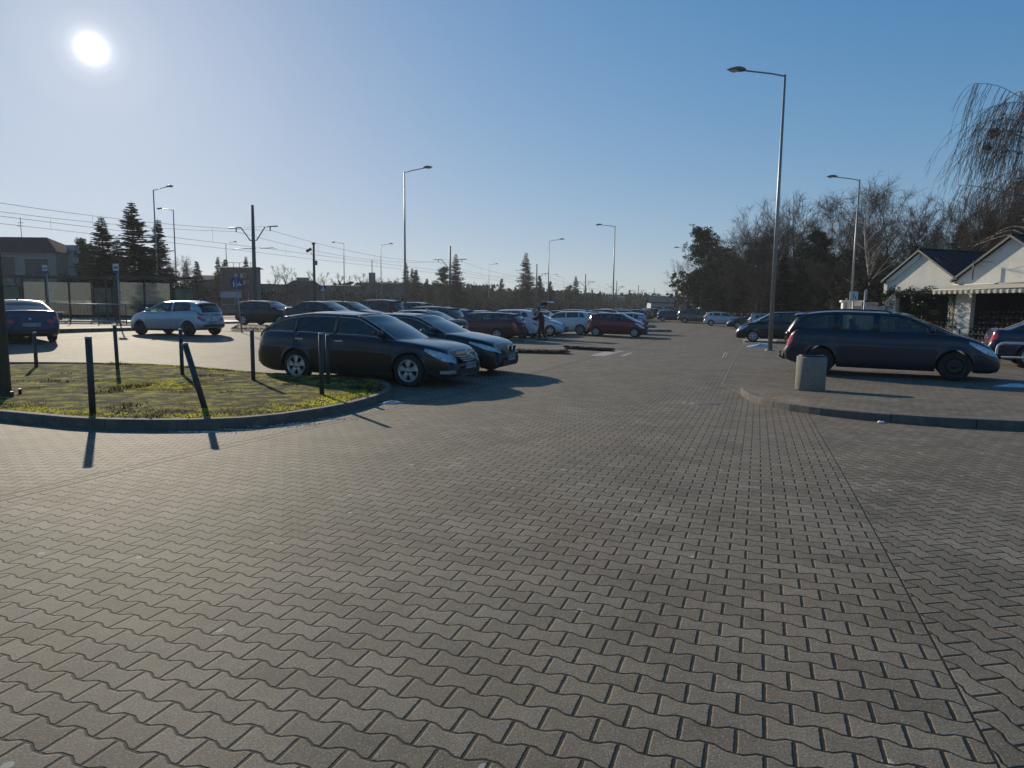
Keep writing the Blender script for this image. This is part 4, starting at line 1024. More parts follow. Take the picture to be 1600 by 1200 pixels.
# ---- bus stop shelters on the left
sh_m = mat('shelter_steel', (.025, .028, .032), .45, metal=.3); gl_sh = glassmat('shelter_glass', (.60, .64, .64), .42)
_t = gl_sh.node_tree; _d = [n for n in _t.nodes if n.type == 'BSDF_DIFFUSE'][0]; _l = _t.nodes.new('ShaderNodeBsdfTranslucent'); _l.inputs[0].default_value = (.34, .35, .35, 1); _t.links.new(_l.outputs[0], _d.outputs[0].links[0].to_socket)
strip_m = foliage('strip_white', (.75, .72, .62), .75)
def facing(a, b): d = (b-a); return atan2(d.y, d.x), d.length
def shelter(pxa, Ya, pxb, Yb, label, hoarding):
    a, b_ = xo(pxa, Ya), xo(pxb, Yb); rz, L = facing(a, b_); z = .12+max(gz(a.x, a.y), gz(b_.x, b_.y)); o = empty('bus_shelter', (a.x, a.y, z), rz, label, 'bus shelter', 'glass bus shelters'); hh = 2.45
    q = MB(); q.grid([[(x, y, hh+zz-.0*y) for x in (-.25, L+.25)] for y, zz in ((-1.15, .10), (-1.15, .22), (.35, .16), (.35, .06), (-1.15, .10))], sm=False); q.poly([(-.25, -1.15, hh+.1), (-.25, -1.15, hh+.22), (-.25, .35, hh+.16), (-.25, .35, hh+.06)]); q.poly([(L+.25, -1.15, hh+.1), (L+.25, -1.15, hh+.22), (L+.25, .35, hh+.16), (L+.25, .35, hh+.06)]); q.build('roof', sh_m, o)
    n = max(2, round(L/1.45))
    for k in range(n+1):
        q = MB(); q.box((L*k/n, .2, hh/2+.03), (.09, .09, hh+.06)); q.build('upright', sh_m, o)
        if k in (0, n): q = MB(); q.box((L*k/n, -.95, hh/2+.05), (.08, .08, hh+.1)); q.build('upright', sh_m, o)
    for k in range(n):
        if k in hoarding: 
            q = MB(); x = L*(k+.5)/n; q.box((x, .2, 1.2), (1.15, .14, 1.75), 0); q.box((x, .12, 1.25), (.98, .02, 1.5), 1); q.box((x, .28, 1.25), (.98, .02, 1.5), 1); q.build('poster_case', [sh_m, mat('dim_poster', (.05, .11, .07), .3, var=.6, vscale=2)], o)
        else:
            q = MB(); q.box((L*(k+.5)/n, .2, 1.32), (L/n-.12, .012, 2.0)); q.build('glass_panel', gl_sh, o); q = MB(); q.box((L*(k+.5)/n, .185, 1.12), (L/n-.12, .004, .17)); q.build('marking_strip', strip_m, o)
    q = MB(); q.box((L/2, -.15, .45), (min(L-1, 2.4), .36, .05)); q.box((L/2-.9, -.12, .22), (.06, .3, .44)); q.box((L/2+.9, -.12, .22), (.06, .3, .44)); q.build('bench', sh_m, o)
    return o
shelter(-40, 41.5, 178, 42.5, 'long glass bus shelter at the left edge behind the blue saloon', (1, 5))
shelter(183, 40.5, 308, 42.2, 'glass bus shelter behind the pale blue hatchback, right of the stop sign', (2,))
# platform, its kerb and the guard railing
plat_m = mat('platform_slabs', (.30, .29, .27), .7, var=.2, vscale=2)
mb = MB(); e0, e1 = xo(-160, 35), xo(345, 41.3); rows = []
for i in range(20):
    u = i/19; p = e0.lerp(e1, u); rows.append([(p.x+dx, p.y+dy, gz(p.x, p.y)+h) for dx, dy, h in ((0, 0, -.1), (0, 0, .13), (1.8, 5.2, .13), (1.8, 5.2, -.3))])
mb.grid(rows, sm=False); mb.poly(rows[-1]); tag(mb.build('platform', plat_m), kind='structure')
asph = mat('asphalt', (.055, .055, .056), .42, spec=.6, var=.25, vscale=1.5, bump=.15, bscale=60)
mb = MB(); rows = []
for i in range(50):
    a = -25+i*9; rows.append([tuple(TD*a+ND*b_+Vector((0, 0, .20*sst(-40, 60, 60-a)-.1+.04))) for b_ in (-70, -52, -45, -43.5)])
q_ = xo(60, 52); a_, b0 = ab(q_.x, q_.y)
mb.grid([[tuple(TD*a+ND*bb_+Vector((0, 0, .22 if a < 80 else .22-.25*min(1, (a-80)/60)))) for bb_ in (b0-16, b0-9, b0-3, b0+1.5)] for a in lin(-30, 330, 60)]); tag(mb.build('street', asph), kind='structure')
bal = mat('track_bed', (.16, .145, .125), .9, var=.4, vscale=4, bump=.6, bscale=14)
mb = MB(); mb.grid([[tuple(TD*a+ND*bb_+Vector((0, 0, .26 if a < 80 else .26-.25*min(1, (a-80)/60)))) for bb_ in (b0+2, b0+5, b0+8.5)] for a in lin(-30, 330, 60)]); tag(mb.build('tram_track', bal), kind='structure')
# guard railing
a, b_ = xo(62, 33.6), xo(196, 35.5); rz, L = facing(a, b_); z = gz(a.x, a.y)+.12; o = empty('guard_railing', (a.x, a.y, z), rz, 'dark guard railing with thin upright bars in front of the left bus shelter', 'railing')
q = MB(); q.tube([(0, 0, 1.02), (L, 0, 1.02)], .026, 6); q.tube([(0, 0, .14), (L, 0, .14)], .018, 5); q.build('rail', galv, o)
n = int(L/.14); q = MB()
for k in range(n): q.tube([(L*k/n, 0, .14), (L*k/n, 0, 1.0)], .008, 3, cap=False)
tag(q.build('bars', sh_m, o), kind='stuff')
for k in range(4): q = MB(); q.tube([(L*k/3, 0, -.05), (L*k/3, 0, 1.02)], .026, 6); q.build('post', sh_m, o)
# raised paved strip with the stop sign
mb = MB(); a0, a1 = at(40, 520), at(345, 519); 
pts = [at(x_, y_) for x_, y_ in ((-120, 526), (40, 523), (90, 520.5), (150, 518.5), (215, 516.5), (225, 514.0), (218, 511.0), (205, 507), (150, 503.5), (60, 504), (-120, 505))]
cz_ = max(gz(p.x, p.y) for p in pts); mb.prism([(p.x, p.y) for p in pts], -.05, cz_+.10); tag(mb.build('walk_strip', pav3), kind='structure')
# ---- signs
blue_s = mat('sign_blue', (.015, .045, .19), .5); white_s = mat('sign_white', (.6, .61, .6), .45); signb = mat('sign_back', (.2, .2, .2), .5)
def glyph(mb, polys, mi, y=-.012, s=1, ox=0, oz=0):
    for pl in polys: mb.poly([(ox+x_*s, y, oz+z_*s) for x_, z_ in pl], mi)
def stick(x, z, s): return [[(x-.09*s, z), (x-.02*s, z), (x, z+.25*s), (x+.05*s, z), (x+.12*s, z), (x+.07*s, z+.5*s), (x-.07*s, z+.5*s)], [(x+.05*s*cos(k*pi/4), z+.6*s+.07*s*sin(k*pi/4)) for k in range(8)]]
def sign(px, py, Y, ytop, name, label, face, tiltx=0, dz=0, top=None, rz=0, grp=None, zf=None):
    p = zat(px, ytop, Y); z0 = (zf or gz)(p.x, p.y)+dz; hh = zat(px, ytop, Y).z-z0; o = empty(name, (p.x, p.y, z0), rz, label, 'sign', grp); o.rotation_euler = (0, tiltx, rz)
    q = MB(); q.tube([(0, 0, 0), (0, 0, hh)], .032, 8); q.build('pole', galv, o); f = MB(); face(f, hh); f.build('sign_face', [signb, blue_s, white_s, m_ink], o); return o
def shrink(f, i0, h, k):
    for i in range(i0, len(f.v)): x_, y_, z_ = f.v[i]; f.v[i] = (x_*k, y_, h+(z_-h)*k)
def f_bus(f, h):
    f.box((-.04, -.05, h-.22), (.32, .02, .46), 1); f.box((-.04, -.055, h-.17), (.28, .02, .32), 2)
    f.box((-.04, -.068, h-.17), (.19, .006, .09), 3); f.box((-.04, -.072, h-.145), (.15, .006, .03), 2); f.box((-.09, -.068, h-.225), (.035, .006, .025), 3); f.box((.01, -.068, h-.225), (.035, .006, .025), 3)
def f_bus2(f, h): f_bus(f, h)
def f_ped(f, h):
    i0 = len(f.v); r_ = .36; c = [(r_*cos(k*pi/14), h-.3+r_*sin(k*pi/14)) for k in range(28)]; f.poly([(x_, -.045, z_) for x_, z_ in c], 1); f.poly([(x_, -.03, z_) for x_, z_ in c[::-1]], 0)
    f.box((0, -.05, h-.3), (.025, .008, .6), 2); glyph(f, stick(-.15, h-.52, .55), 2, -.056)
    for cx in (.1, .24): glyph(f, [[(cx+.06*cos(k*pi/5), h-.42+.06*sin(k*pi/5)) for k in range(10)]], 2, -.056)
    glyph(f, [[(.1, h-.42), (.16, h-.25), (.2, h-.25), (.24, h-.42), (.2, h-.42), (.18, h-.3), (.13, h-.42)]], 2, -.06)
    shrink(f, i0, h, .75)
def f_cross(f, h):
    i0 = len(f.v); f.box((0, -.045, h-.35), (.9, .02, .9), 1); glyph(f, [[(-.33, h-.66), (.33, h-.66), (0, h-.03)]], 2, -.058)
    glyph(f, stick(-.02, h-.58, .5), 3, -.062); f.box((.12, -.062, h-.5), (.03, .004, .2), 3); shrink(f, i0, h, .68)
def f_dis(f, h):
    f.box((0, -.045, h-.2), (.44, .02, .5), 2); glyph(f, [[(-.05, h-.12), (.0, h-.12), (0, h-.22), (.09, h-.22), (.11, h-.34), (.07, h-.34), (.055, h-.26), (-.05, h-.26)], [(-.025+.03*cos(k*pi/4), h-.07+.03*sin(k*pi/4)) for k in range(8)]], 3, -.058)
    f.tube([(-.02+.09*cos(k*pi/8), -.058, h-.29+.09*sin(k*pi/8)) for k in range(9, 18)], .01, 4, mi=3)
sign(183, 511, 32.5, 412, 'bus_stop_sign', 'bus stop sign on the tall pole just left of the pale blue hatchback', f_bus, grp='bus stop signs')
sign(72, 500, 38, 414, 'bus_stop_sign', 'bus stop sign with blue border in front of the grey house', f_bus2, grp='bus stop signs')
sign(375, 510, 30, 434, 'path_sign', 'round blue footpath and cycle path sign on a slightly leaning pole', f_ped, tiltx=R(-4))
sign(505, 478, 62, 447, 'crossing_sign', 'square blue pedestrian crossing sign among the thin street trees', f_cross)
sign(1334, 500, 36, 457, 'disabled_parking_sign', 'white wheelchair parking sign facing the camera before the grey wall', f_dis, grp='wheelchair parking signs', zf=walk_h)
o = sign(1352, 500, 34, 454, 'disabled_parking_sign', 'narrower turned white wheelchair sign with small flag, right of the other', f_dis, rz=R(52), grp='wheelchair parking signs', zf=walk_h)
# camera mast
p = zat(492, 480, 60); o = empty('camera_mast', (p.x, p.y, gz(p.x, p.y)), 0, 'slim steel mast carrying a surveillance camera and a small box', 'camera mast'); hh = zat(492, 381, 60).z-gz(p.x, p.y)
q = MB(); q.tube([(0, 0, 0), (0, 0, hh)], [.13, .10], 8); q.box((0, 0, hh+.02), (.26, .26, .14)); q.build('pole', galv_d, o); q = MB(); q.box((.18, 0, hh-1.65), (.22, .2, .38)); q.build('control_box', lampb, o)
q = MB(); q.tube([(-.02, 0, hh-1), (-.2, 0, hh-.9), (-.25, 0, hh-.7)], .025, 5); q.box((-.42, 0, hh-.55), (.5, .2, .2), 0, Matrix.Rotation(-.5, 3, 'Y')); q.build('camera', galv_d, o)
# ---- tram overhead line
mast_m = mat('mast_green', (.03, .085, .085), .5, metal=.2); wire_m = mat('wire', (.03, .03, .032), .6)
def mast_pos(k):
    p0 = zat(399, 475, 57); p0.z = 0; p = p0+TD*(38.2*k); return p
hang = []
mlab = ['nearest green overhead-line mast with double bracket arms', 'second overhead-line mast left of the round-topped conifer', 'third overhead-line mast in front of the tall spruce', 'fourth overhead-line mast right of the tall spruce', 'fifth overhead-line mast over the far car rows', 'sixth tiny overhead-line mast near the tall lamp foot', 'seventh tiny overhead-line mast left of the low white building']
zg_ = lambda p: gz(p.x, p.y)
prev = None
for k in range(-1, 8):
    p = mast_pos(k); z0 = 0.0; mz = 7.75; cz2 = 6.0
    hang.append((p, mz, cz2))
    if k < 0: continue
    if k > 6: continue
    o = empty('tram_mast', (p.x, p.y, z0), atan2(ND.y, ND.x), mlab[k], 'overhead mast', 'masts carrying the tram wires')
    if prev is None:
        q = MB(); q.tube([(0, 0, 0), (0, 0, 9.6)], [.19, .12], 10); q.build('pole', mast_m, o)
        for sd in (-1, 1):
            q = MB(); q.tube([(sd*.1, 0, 6.7), (sd*.35, 0, 6.75), (sd*1.25, 0, 7.8), (sd*2.5, 0, 7.82)], .05, 6); q.tube([(sd*.15, 0, 6.05), (sd*2.0, 0, 6.08)], .03, 5); q.tube([(sd*2.0, 0, 6.08), (sd*2.35, 0, 5.98)], .015, 4)
            q.tube([(sd*1.75, 0, 7.8), (sd*1.75, 0, 7.45)], .05, 5); q.tube([(0, 0, 7.82), (sd*1.25, 0, 7.82)], .012, 4); q.build('bracket_arm', mast_m, o)
        prev = o
    else:
        for ch in list(prev.children): c = ch.copy(); COL.objects.link(c); c.parent = o
for off, lb in ((-1.8, 'tram catenary over the far track, hung left of the masts'), (1.8, 'tram catenary over the near track, hung right of the masts')):
    q = MB(); c0 = hang[0][0]+ND*off
    for (pa, ma, ca_), (pb, mb_, cb) in zip(hang, hang[1:]):
        a, b_ = pa+ND*off, pb+ND*off; n = 12; mp = []; cp = []
        for i in range(n+1):
            u = i/n; p = a.lerp(b_, u); mp.append((p.x-c0.x, p.y-c0.y, 7.5-.9*4*u*(1-u)*1.0)); cp.append((p.x-c0.x, p.y-c0.y, 5.98-.05*4*u*(1-u)))
        q.tube(mp, .014, 3, cap=False); q.tube(cp, .014, 3, cap=False)
        for i in (2, 5, 7, 10): q.tube([mp[i], cp[i]], .007, 3, cap=False)
    o = q.build('tram_wire', wire_m); o.location = (c0.x, c0.y, 0); tag(o, lb, 'overhead wire', 'tram overhead wires')
# ------------------------------------------------------------------ buildings
plaster = mat('white_plaster', (.74, .70, .62), .9, var=.1, vscale=1.5, bump=.25, bscale=18); roof_d = mat('dark_roof', (.020, .022, .028), .6, spec=.25, var=.2, vscale=3); verge_m = mat('verge_trim', (.16, .15, .14), .6)
dark_in = mat('shade_lining', (.015, .016, .016), .8); win_d = mat('window_dark', (.03, .04, .045), .4)
FD = Vector((cos(R(-74)), sin(R(-74)), 0)); FN = Vector((FD.y, -FD.x, 0)); FN = -FN if FN.x > 0 else FN   # along the facade, out of it
base = xo(1382, 40.0); bz0 = walk_h(base.x, base.y)
def kiosk(off, w, eave, apex, depth, label, opening, name='flower_kiosk', recess=False):
    p = base+FD*off; o = empty(name, (p.x, p.y, bz0-.02), atan2(FD.y, FD.x), label, 'kiosk', 'white gabled flower kiosks')
    # local: x along facade, y into the building
    q = MB(); x0, x1, zo = opening; wl = .28
    out = [(0, 0), (x0, 0), (x0, zo), (x1, zo), (x1, 0), (w, 0), (w, eave), (w/2, apex), (0, eave)]
    ys = (0, wl)
    for y in ys:
        q.poly([(x, y, z) for x, z in ((0, 0), (x0, 0), (x0, zo), (0, eave))]); q.poly([(x, y, z) for x, z in ((x1, 0), (w, 0), (w, eave), (x1, zo))]); q.poly([(x, y, z) for x, z in ((x0, zo), (x1, zo), (w, eave), (w/2, apex), (0, eave))])
    q.poly([(x0, 0, 0), (x0, 0, zo), (x0, wl, zo), (x0, wl, 0)]); q.poly([(x1, 0, 0), (x1, 0, zo), (x1, wl, zo), (x1, wl, 0)]); q.poly([(x0, 0, zo), (x1, 0, zo), (x1, wl, zo), (x0, wl, zo)])
    for x in (0, w): q.poly([(x, 0, 0), (x, depth, 0), (x, depth, eave), (x, 0, eave)])
    q.poly([(0, depth, 0), (w, depth, 0), (w, depth, eave), (w/2, depth, apex), (0, depth, eave)]); q.build('wall', plaster, o)
    q = MB(); q.box(((x0+x1)/2, 2.6, zo/2), (x1-x0+.3, .1, zo)); q.box(((x0+x1)/2, 1.5, zo+.06), (x1-x0+.3, 2.4, .08)); q.box(((x0+x1)/2, 1.4, .02), (x1-x0, 2.6, .05)); q.box((x0-.03, 1.5, zo/2), (.06, 2.4, zo)); q.box((x1+.03, 1.5, zo/2), (.06, 2.4, zo)); q.build('back_room', dark_in, o)  # near-black lining puts the shade inside the opening into its colour
    q = MB(); e_ = .22; sl_ = (apex-eave)/(w/2)
    for sd in (0, 1):
        xa = -e_ if sd == 0 else w+e_; za = eave-sl_*e_; 
        A = [(xa, -e_, za), (w/2, -e_, apex), (w/2, depth+e_, apex), (xa, depth+e_, za)]
        q.poly([(x, y, z+.12) for x, y, z in A]); q.poly([(x, y, z+.01) for x, y, z in A], 0)
        q.poly([(A[0][0], A[0][1], za+.01), (A[1][0], A[1][1], apex+.01), (A[1][0], A[1][1], apex+.13), (A[0][0], A[0][1], za+.13)], 1); q.poly([(xa, -e_, za+.01), (xa, depth+e_, za+.01), (xa, depth+e_, za+.13), (xa, -e_, za+.13)], 1)
        nn = int(depth/.55)
        for k in range(nn): 
            y = .2+k*.55; q.tube([(xa, y, za+.13), (w/2, y, apex+.13)], .018, 4, mi=0)
    q.tube([(w/2, -e_, apex+.14), (w/2, depth+e_, apex+.14)], .06, 6, mi=0); q.build('roof', [roof_d, verge_m], o); return o
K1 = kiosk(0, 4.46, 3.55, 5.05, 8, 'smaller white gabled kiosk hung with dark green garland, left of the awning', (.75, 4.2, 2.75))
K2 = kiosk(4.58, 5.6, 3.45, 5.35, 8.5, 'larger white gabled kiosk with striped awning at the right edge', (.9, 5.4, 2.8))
# stepped-in corner pier relief of the first gable
q = MB(); q.box((.06, -.06, 1.7), (.24, .12, 3.4)); q.build('corner_pier', plaster, K1)
q = MB(); 
for u in lin(0, .8, 2): pass
pts = [(0.0, 3.50), (2.23, 5.00), (2.23, 4.72), (.45, 3.50)]
q.poly([(x, -.10, z) for x, z in pts]); q.poly([(.45, -.10, 3.5), (2.23, -.10, 4.72), (2.23, 0, 4.72), (.45, 0, 3.5)]); q.poly([(0, -.1, 3.5), (.45, -.1, 3.5), (.45, 0, 3.5), (0, 0, 3.5)]); q.build('raised_band', plaster, K1)
# awning on the second kiosk
aw = bpy.data.materials.new('awning_cloth'); aw.use_nodes = True; t, N, M = nodes(aw); b = t.nodes['Principled BSDF']; tc = N('ShaderNodeTexCoord').outputs['Object']; sx_ = N('ShaderNodeSeparateXYZ', tc)
st_ = M('GREATER_THAN', M('PINGPONG', sx_.outputs[0], .09), .045); mx = N('ShaderNodeMix', data_type='RGBA'); t.links.new(st_, mx.inputs[0]); mx.inputs[6].default_value = (.55, .50, .40, 1); mx.inputs[7].default_value = (.43, .38, .29, 1); t.links.new(mx.outputs[2], b.inputs['Base Color']); b.inputs['Roughness'].default_value = .9
q = MB(); rows = []
for i in range(2): rows.append([(x, y, z) for x, y, z in ((-.25, -.02, 3.15), (5.9, -.02, 3.15))] if i == 0 else [(-.25, -1.3, 2.88), (5.9, -1.3, 2.88)])
q.grid(rows, sm=False); val = []
xs_ = lin(-.25, 5.9, 120); q.grid([[(x, -1.31+.012*sin(x*21), z) for x in xs_] for z in (2.88, 2.78)]+[[(x, -1.31+.03*sin(x*21), 2.68-.015*abs(sin(x*5.2))) for x in xs_]]); q.build('awning_cloth', aw, K2)
q = MB(); q.tube([(-.25, -1.3, 2.88), (5.9, -1.3, 2.88)], .03, 6); q.tube([(-.2, -.02, 3.17), (5.9, -.02, 3.17)], .05, 6); q.build('awning_rail', cap_m, K2)
q = MB(); q.tube([(1.15, -.35, 3.4), (1.15, -.35, 4.35)], .03, 6); q.tube([(1.15, -.35, 4.3), (2.3, -.55, 4.2)], .012, 4)
for k in range(8): q.tube([(1.4+k*.12, -.4-k*.02-.2, 4.28-k*.01), (1.4+k*.12, -.4-k*.02+.2, 4.28-k*.01)], .006, 3)
q.tube([(1.3, -.38, 4.3), (1.75, -.45, 4.55)], .008, 3); q.tube([(1.3, -.38, 4.3), (1.75, -.45, 4.0)], .008, 3)
an = q.build('roof_antenna', galv_d); an.parent = None; an.matrix_world = Matrix.Translation(K2.location) @ Matrix.Rotation(K2.rotation_euler.z, 4, 'Z'); tag(an, 'television aerial on a short pole above the striped awning', 'aerial')
# floodlights on the corner between the kiosks
# garland of evergreen on kiosk one
gar = foliage('garland_green', (.035, .055, .025), .2); redm = mat('ribbon_red', (.3, .02, .05), .6); whm = mat('ribbon_white', (.6, .58, .5), .6); orng = mat('flower_warm', (.55, .25, .05), .7); pinkm = mat('flower_pink', (.5, .12, .25), .7); cyanm = mat('flower_blue', (.15, .35, .45), .7)
def clump(mb, c, r, n, s, rs, mis=(0,), flat=1):
    for k in range(n):
        d = Vector((rs.gauss(0, 1), rs.gauss(0, 1)*flat, rs.gauss(0, 1))).normalized()*r*rs.random()**.45; p = Vector(c)+d
        a = [Vector((rs.uniform(-s, s), rs.uniform(-s, s), rs.uniform(-s, s))) for _ in range(3)]
        mb.poly([p+w for w in a], rs.choice(mis))
rs = random.Random(11); q = MB()
for k in range(30):
    u = k/29; x = .15+4.3*u; z = 2.62+.22*abs(sin(u*pi*4))+(.2 if k % 8 == 4 else 0); clump(q, (x, -.16, z), .24, 60, .07, rs)
for z in lin(.6, 2.7, 12): clump(q, (4.45, -.15, z), .17, 45, .06, rs); clump(q, (.05, -.2, z*.45+1.6), .17, 35, .06, rs)
for k in range(9): clump(q, (.6+k*.36, -.05+.5*(k % 2), 2.2-.2*(k % 3)), .3, 50, .08, rs)
for k in range(16): clump(q, (rs.uniform(.3, 3.8), -.28, rs.uniform(2.0, 2.9)), .05, 6, .045, rs, (2,))
for k in range(12): q.tube([(.3+k*.06, -.25, 2.3-.0*k+.05*k), (.36+k*.06, -.25, 2.33+.05*k)], .02, 4, mi=2)
clump(q, (-.15, -.25, 2.1), .24, 40, .07, rs, (1, 0)); 
g_ = q.build('garland', [gar, redm, whm]); g_.matrix_world = Matrix.Translation(K1.location) @ Matrix.Rotation(K1.rotation_euler.z, 4, 'Z'); tag(g_, 'bushy evergreen garland with pale ribbons draped across the smaller kiosk opening', 'garland')
# flower racks in front
fm = [mat('pot_dark', (.05, .04, .035), .8), gar, pinkm, whm, orng, cyanm, redm]
def rack(off, dy, w, tiers, label, seed):
    rs = random.Random(seed); p = base+FD*off+FN*dy; o = empty('flower_rack', (p.x, p.y, bz0), atan2(FD.y, FD.x), label, 'flower rack', 'racks of flowers in front of the kiosks')
    q = MB()
    for k in range(tiers): q.box((w/2, k*.28, .35+k*.28), (w, .30, .04)); 
    for x in (.05, w-.05):
        for k in range(tiers): q.box((x, k*.28, .17+k*.14), (.04, .04, .35+k*.28))
    q.build('shelf', galv_d, o)
    for k in range(tiers):
        n = int(w/.24)
        for j in range(n):
            q = MB(); x = .12+j*.24+rs.uniform(-.03, .03); z = .37+k*.28; q.lathe([(0, z), (.055, z), (.075, z+.13), (0, z+.13)], (x, k*.28, 0), 8, mi=0, sm=False)
            clump(q, (x, k*.28, z+.2), .09, 14, .05, rs, (1,)); clump(q, (x, k*.28, z+.27), .07, 9, .035, rs, (rs.choice((2, 3, 4, 5, 6)),)); q.build('potted_flower', fm, o)
rack(.3, 1.6, 3.4, 4, 'flower rack before the garlanded kiosk with blue and pink bunches', 1)
rack(3.9, 2.3, 2.6, 3, 'low flower rack at the white pier between both kiosks', 2)
rack(5.4, .2, 4.0, 5, 'tall dim flower rack under the striped awning', 3)
def xmas(off, dy, h, label, seed):
    rs = random.Random(seed); p = base+FD*off+FN*dy; q = MB(); q.tube([(0, 0, 0), (0, 0, h)], [.03, .01], 5, mi=0)
    for k in range(60):
        u = rs.random()**.7; a = rs.uniform(0, 6.28); r2 = (1-u)*h*.3; clump(q, (r2*cos(a)*rs.random(), r2*sin(a)*rs.random(), .15+u*(h-.2)), .1, 8, .05, rs, (1,))
    o = q.build('potted_shrub', fm); o.location = (p.x, p.y, bz0); tag(o, label, 'plant', 'potted shrubs at the kiosks')
xmas(3.3, 1.9, 1.5, 'bushy potted shrub beside the white pier', 4); xmas(4.6, 2.9, 1.1, 'small potted shrub in front of the awning opening', 5); xmas(2.1, 1.0, 1.4, 'potted shrub in the middle of the garlanded kiosk opening', 6)
# small white toilet kiosk and grey wall
p = xo(1319, 44); z = walk_h(p.x, p.y); o = empty('small_booth', (p.x, p.y, z), R(-20), 'small cream booth with an orange notice, left of the grey wall', 'booth'); q = MB(); q.box((.45, .5, 1.15), (1.1, 1.1, 2.3)); q.box((.45, .5, 2.36), (1.3, 1.3, .12)); q.build('wall', plaster, o); q = MB(); q.box((.62, -.06, 1.7), (.3, .02, .45)); q.build('notice', mat('notice_orange', (.55, .25, .15), .7, var=.4, vscale=30), o)
q = MB(); q.box((.1, -.06, 1.2), (.12, .12, 2.7)); q.build('corner_post', cap_m, o)
a, b_ = xo(1333, 41.5), xo(1384, 39.6); rz, L = facing(a, b_); z = walk_h(a.x, a.y); o = empty('garden_wall', (a.x, a.y, z), rz, 'plain grey wall between the small booth and the garlanded kiosk', 'wall'); q = MB(); q.box((L/2, 0, 1.02), (L, .14, 2.05)); q.build('panel', mat('grey_plaster', (.25, .25, .26), .85, var=.1), o)
q = MB(); q.box((L*.55, -.02, 2.16), (.85, .04, .18)); q.build('name_board', cap_m, o)
q = MB()
for k in range(4): q.box((L*.55-.24+k*.16, -.043, 2.16), (.10, .006, .08))
q.build('board_letters', m_ink, o)
# ---- far low white building
p = xo(1016, 128); o = empty('shop_building', (p.x, p.y, -.1), R(-4), 'low white building with flat dark roof band beyond the car park', 'building'); q = MB(); q.box((3.6, 3, 1.35), (7.0, 6, 2.7)); q.build('wall', mat('far_white', (.5, .52, .53), .8, var=.1), o)
q = MB(); q.grid([[(-.4, -.6, 2.6), (7.6, -.6, 2.6)], [(-.4, -.6, 2.85), (7.6, -.6, 2.85)], [(.0, 3, 4.0), (7.2, 3, 4.0)], [(-.4, 6.6, 2.6), (7.6, 6.6, 2.6)]], sm=False); q.build('roof', mat('slate', (.05, .06, .075), .7, var=.2), o)
for x, w in ((1.1, 1.9), (3.5, 1.6)): q = MB(); q.box((x, -.03, 1.25), (w, .08, 1.5)); q.build('window', win_d, o)
q = MB(); q.box((2.3, -.03, 1.05), (.6, .08, 2.1)); q.build('door', cap_m, o)
# ---- houses on the left
def house(pxa, pxb, Y, ye, yr, name, label, wallc, roofc, wins=(), depth=9, hip=True, extras=None, dz=0.1, rz=0, cat='house'):
    a, b_ = xo(pxa, Y), xo(pxb, Y); w = (b_-a).length; sc_ = FPX/Y; vh = 480+.012*((pxa+pxb)/2-800); he = (vh-ye)/sc_+1.45-dz; hr = (vh-yr)/sc_+1.45-dz
    o = empty(name, (a.x, a.y, dz), R(rz), label, cat); wm = mat('wall_%s' % '_'.join('%d' % (c*100) for c in wallc), wallc, .9, var=.12, vscale=1); rm = mat('tiles_%s' % '_'.join('%d' % (c*100) for c in roofc), roofc, .95, spec=.08, var=.25, vscale=2, bump=.3, bscale=4)
    q = MB(); q.box((w/2, depth/2, he/2), (w, depth, he)); q.build('wall', wm, o)
    e_ = .4; ins = min(w*.28, depth/2) if hip else -0
    q = MB(); A, B, C, D = (-e_, -e_, he-.05), (w+e_, -e_, he-.05), (w+e_, depth+e_, he-.05), (-e_, depth+e_, he-.05); Rl, Rr_ = (ins-(e_ if not hip else 0), depth/2, hr), (w-ins+(e_ if not hip else 0), depth/2, hr)
    q.poly([A, B, Rr_, Rl]); q.poly([C, D, Rl, Rr_]); q.poly([B, C, Rr_]); q.poly([D, A, Rl]); q.poly([A, D, C, B]); r_ = q.build('roof', rm, o)
    for (u, zc, ww, hh) in wins:
        f = MB(); f.box((w*u, -.02, zc), (ww+.16, .08, hh+.16)); fo = f.build('window', cap_m, o); f = MB(); f.box((w*u, -.07, zc), (ww, .03, hh)); f.build('pane', win_d, fo)
    if extras: extras(o, w, he, hr, depth, r_)
    return o
def ex1(o, w, he, hr, d, r_):
    q = MB(); q.tube([(w*.42, 3, hr-.3), (w*.42, 3, hr+1.9)], .03, 4); q.box((w*.42, 3, hr+1.1), (.7, .04, .04)); q.box((w*.42, 3, hr+1.4), (.5, .04, .04)); q.build('aerial', galv_d, r_)
    q = MB(); q.box((w+.9, 3, he*.5+(hr-he)*.25), (1.8, 3, he+(hr-he)*.5)); q.build('side_wing', mat('wing_grey', (.30, .32, .33), .8), o); q = MB(); q.box((w+2.1, 1.6, he-1.1), (1.0, 2.2, .9)); q.build('balcony', mat('wing_grey', (.30, .32, .33), .8), o)
house(-60, 92, 62, 394, 369, 'villa', 'grey rendered house with wide dark roof behind the left bus shelter', (.27, .27, .24), (.035, .032, .04), wins=((.50, 4.5, 1.4, 1.7), (.80, 4.4, 2.1, 1.6), (.2, 4.4, 1.4, 1.6)), depth=4.6, extras=ex1)
house(300, 345, 95, 437, 430, 'outbuilding', 'flat-topped dark house behind the shelter roof right of the spruces', (.12, .12, .13), (.05, .05, .055), hip=False, depth=4)
